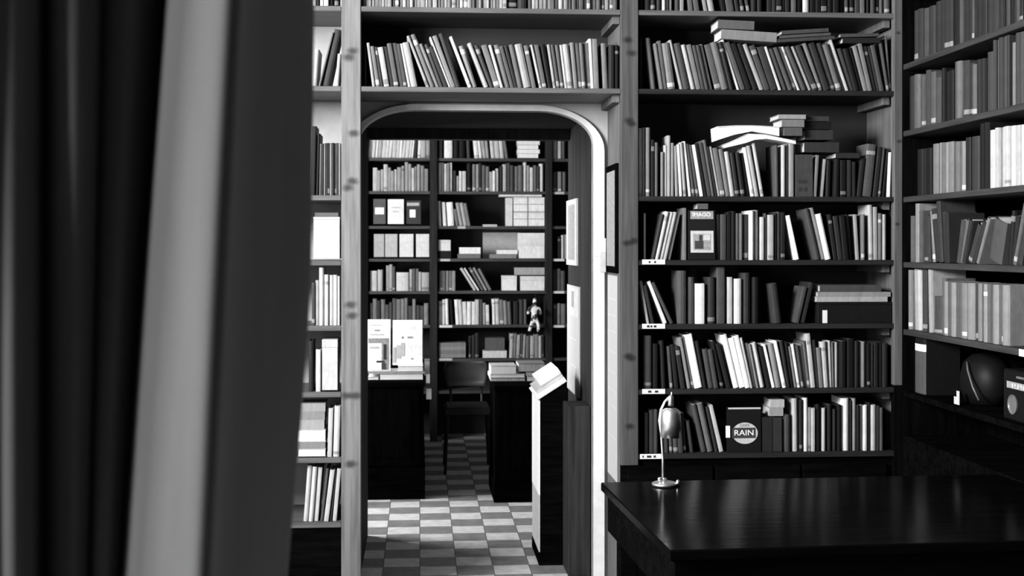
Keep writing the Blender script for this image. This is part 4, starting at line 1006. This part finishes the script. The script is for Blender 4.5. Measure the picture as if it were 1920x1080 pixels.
MB().tube([(.008, 0, .16), (.008, .0, .19)], .0015, 6).build('string', M['ink'], dl_)
# ================================================================== the curtain in the foreground
def curtain():
    Y0 = 1.3
    # (pixel at the picture's top, pixel at its bottom, distance)
    prof = [(-230, -230, 1.5), (-190, -190, 1.36), (-150, -150, 1.298), (-110, -110, 1.288), (-70, -70, 1.40), (-40, -40, 1.5), (-8, 0, 1.34), (18, 22, 1.29), (50, 46, 1.30), (66, 60, 1.36), (80, 78, 1.56), (92, 92, 1.52), (104, 104, 1.39), (130, 126, 1.318), (165, 148, 1.322), (184, 160, 1.40), (192, 168, 1.50),  # leftmost ridge, out of view, is added to shade the folds beside it
            (200, 176, 1.40), (228, 192, 1.33), (265, 210, 1.338), (292, 224, 1.44), (308, 232, 1.52), (318, 238, 1.34), (335, 256, 1.235), (380, 305, 1.17), (425, 355, 1.125), (447, 380, 1.12), (455, 386, 1.15), (475, 408, 1.22), (520, 465, 1.33), (560, 510, 1.43), (580, 536, 1.49), (584, 541, 1.52), (578, 535, 1.56), (560, 515, 1.56)]
    ztop, zbot = 2.9, .02; NZ = 40; sub = 5
    def cr(a, b, c, d, t): return .5*((2*b)+(-a+c)*t+(2*a-5*b+4*c-d)*t*t+(-a+3*b-3*c+d)*t**3)
    m = MB(); cols = []
    for i in range(len(prof)-1):
        A, B, C, D = prof[max(0, i-1)], prof[i], prof[i+1], prof[min(len(prof)-1, i+2)]
        for k in range(sub): cols.append(tuple(cr(A[j], B[j], C[j], D[j], k/sub) for j in range(3)))
    cols.append(prof[-1])
    zs = [zbot+(ztop-zbot)*j/NZ for j in range(NZ+1)]
    vs = []
    for z in zs:
        for ci, (pt, pb, Y) in enumerate(cols):
            f = (HY+(CAMZ-z)*F/Y0)/1080.0
            f = max(-.6, min(1.7, f))
            edge = max(0, (pt-440)/145.0)
            g = f if edge <= 0 else f*(1-edge)+edge*(.25*f+.75*max(0, f-.5)*2*(.5+.5*min(1, f)) if f > 0 else .25*f)
            px = pt+(pb-pt)*g
            Yw = Y+.008*math.sin(z*5+ci*.13)
            p = onY(px, HY, Yw); vs.append((p.x, Yw, z))
    n = len(cols)
    fs = [(j*n+k, j*n+k+1, (j+1)*n+k+1, (j+1)*n+k) for j in range(NZ) for k in range(n-1)]
    o = m.add(vs, fs).build('drape', M['fabric'], None, smooth=True)
    so = o.modifiers.new('thickness', 'SOLIDIFY'); so.thickness = .003; so.offset = 1
    r = thing('curtain', 'heavy grey curtain hanging in deep folds at the left foreground', 'curtain', (0, 0, 0))
    o.parent = r
    rod = MB().tube([(-1.2, 1.4, 2.93), (.2, 1.4, 2.93)], .014, 12).build('curtain_rod', M['iron'], r)
    for k in range(7): 
        x = -.75+k*.12; rr = MB().tube([(x, 1.4+.02*math.cos(a*math.pi/6), 2.93+.022*math.sin(a*math.pi/6)) for a in range(13)], .002, 6).build('curtain_ring', M['iron'], r)
    for x in (-1.15, .15): MB().box(x-.01, x+.01, 1.39, 1.41, 2.945, 3.6).build('bracket', M['iron'], r)
curtain()
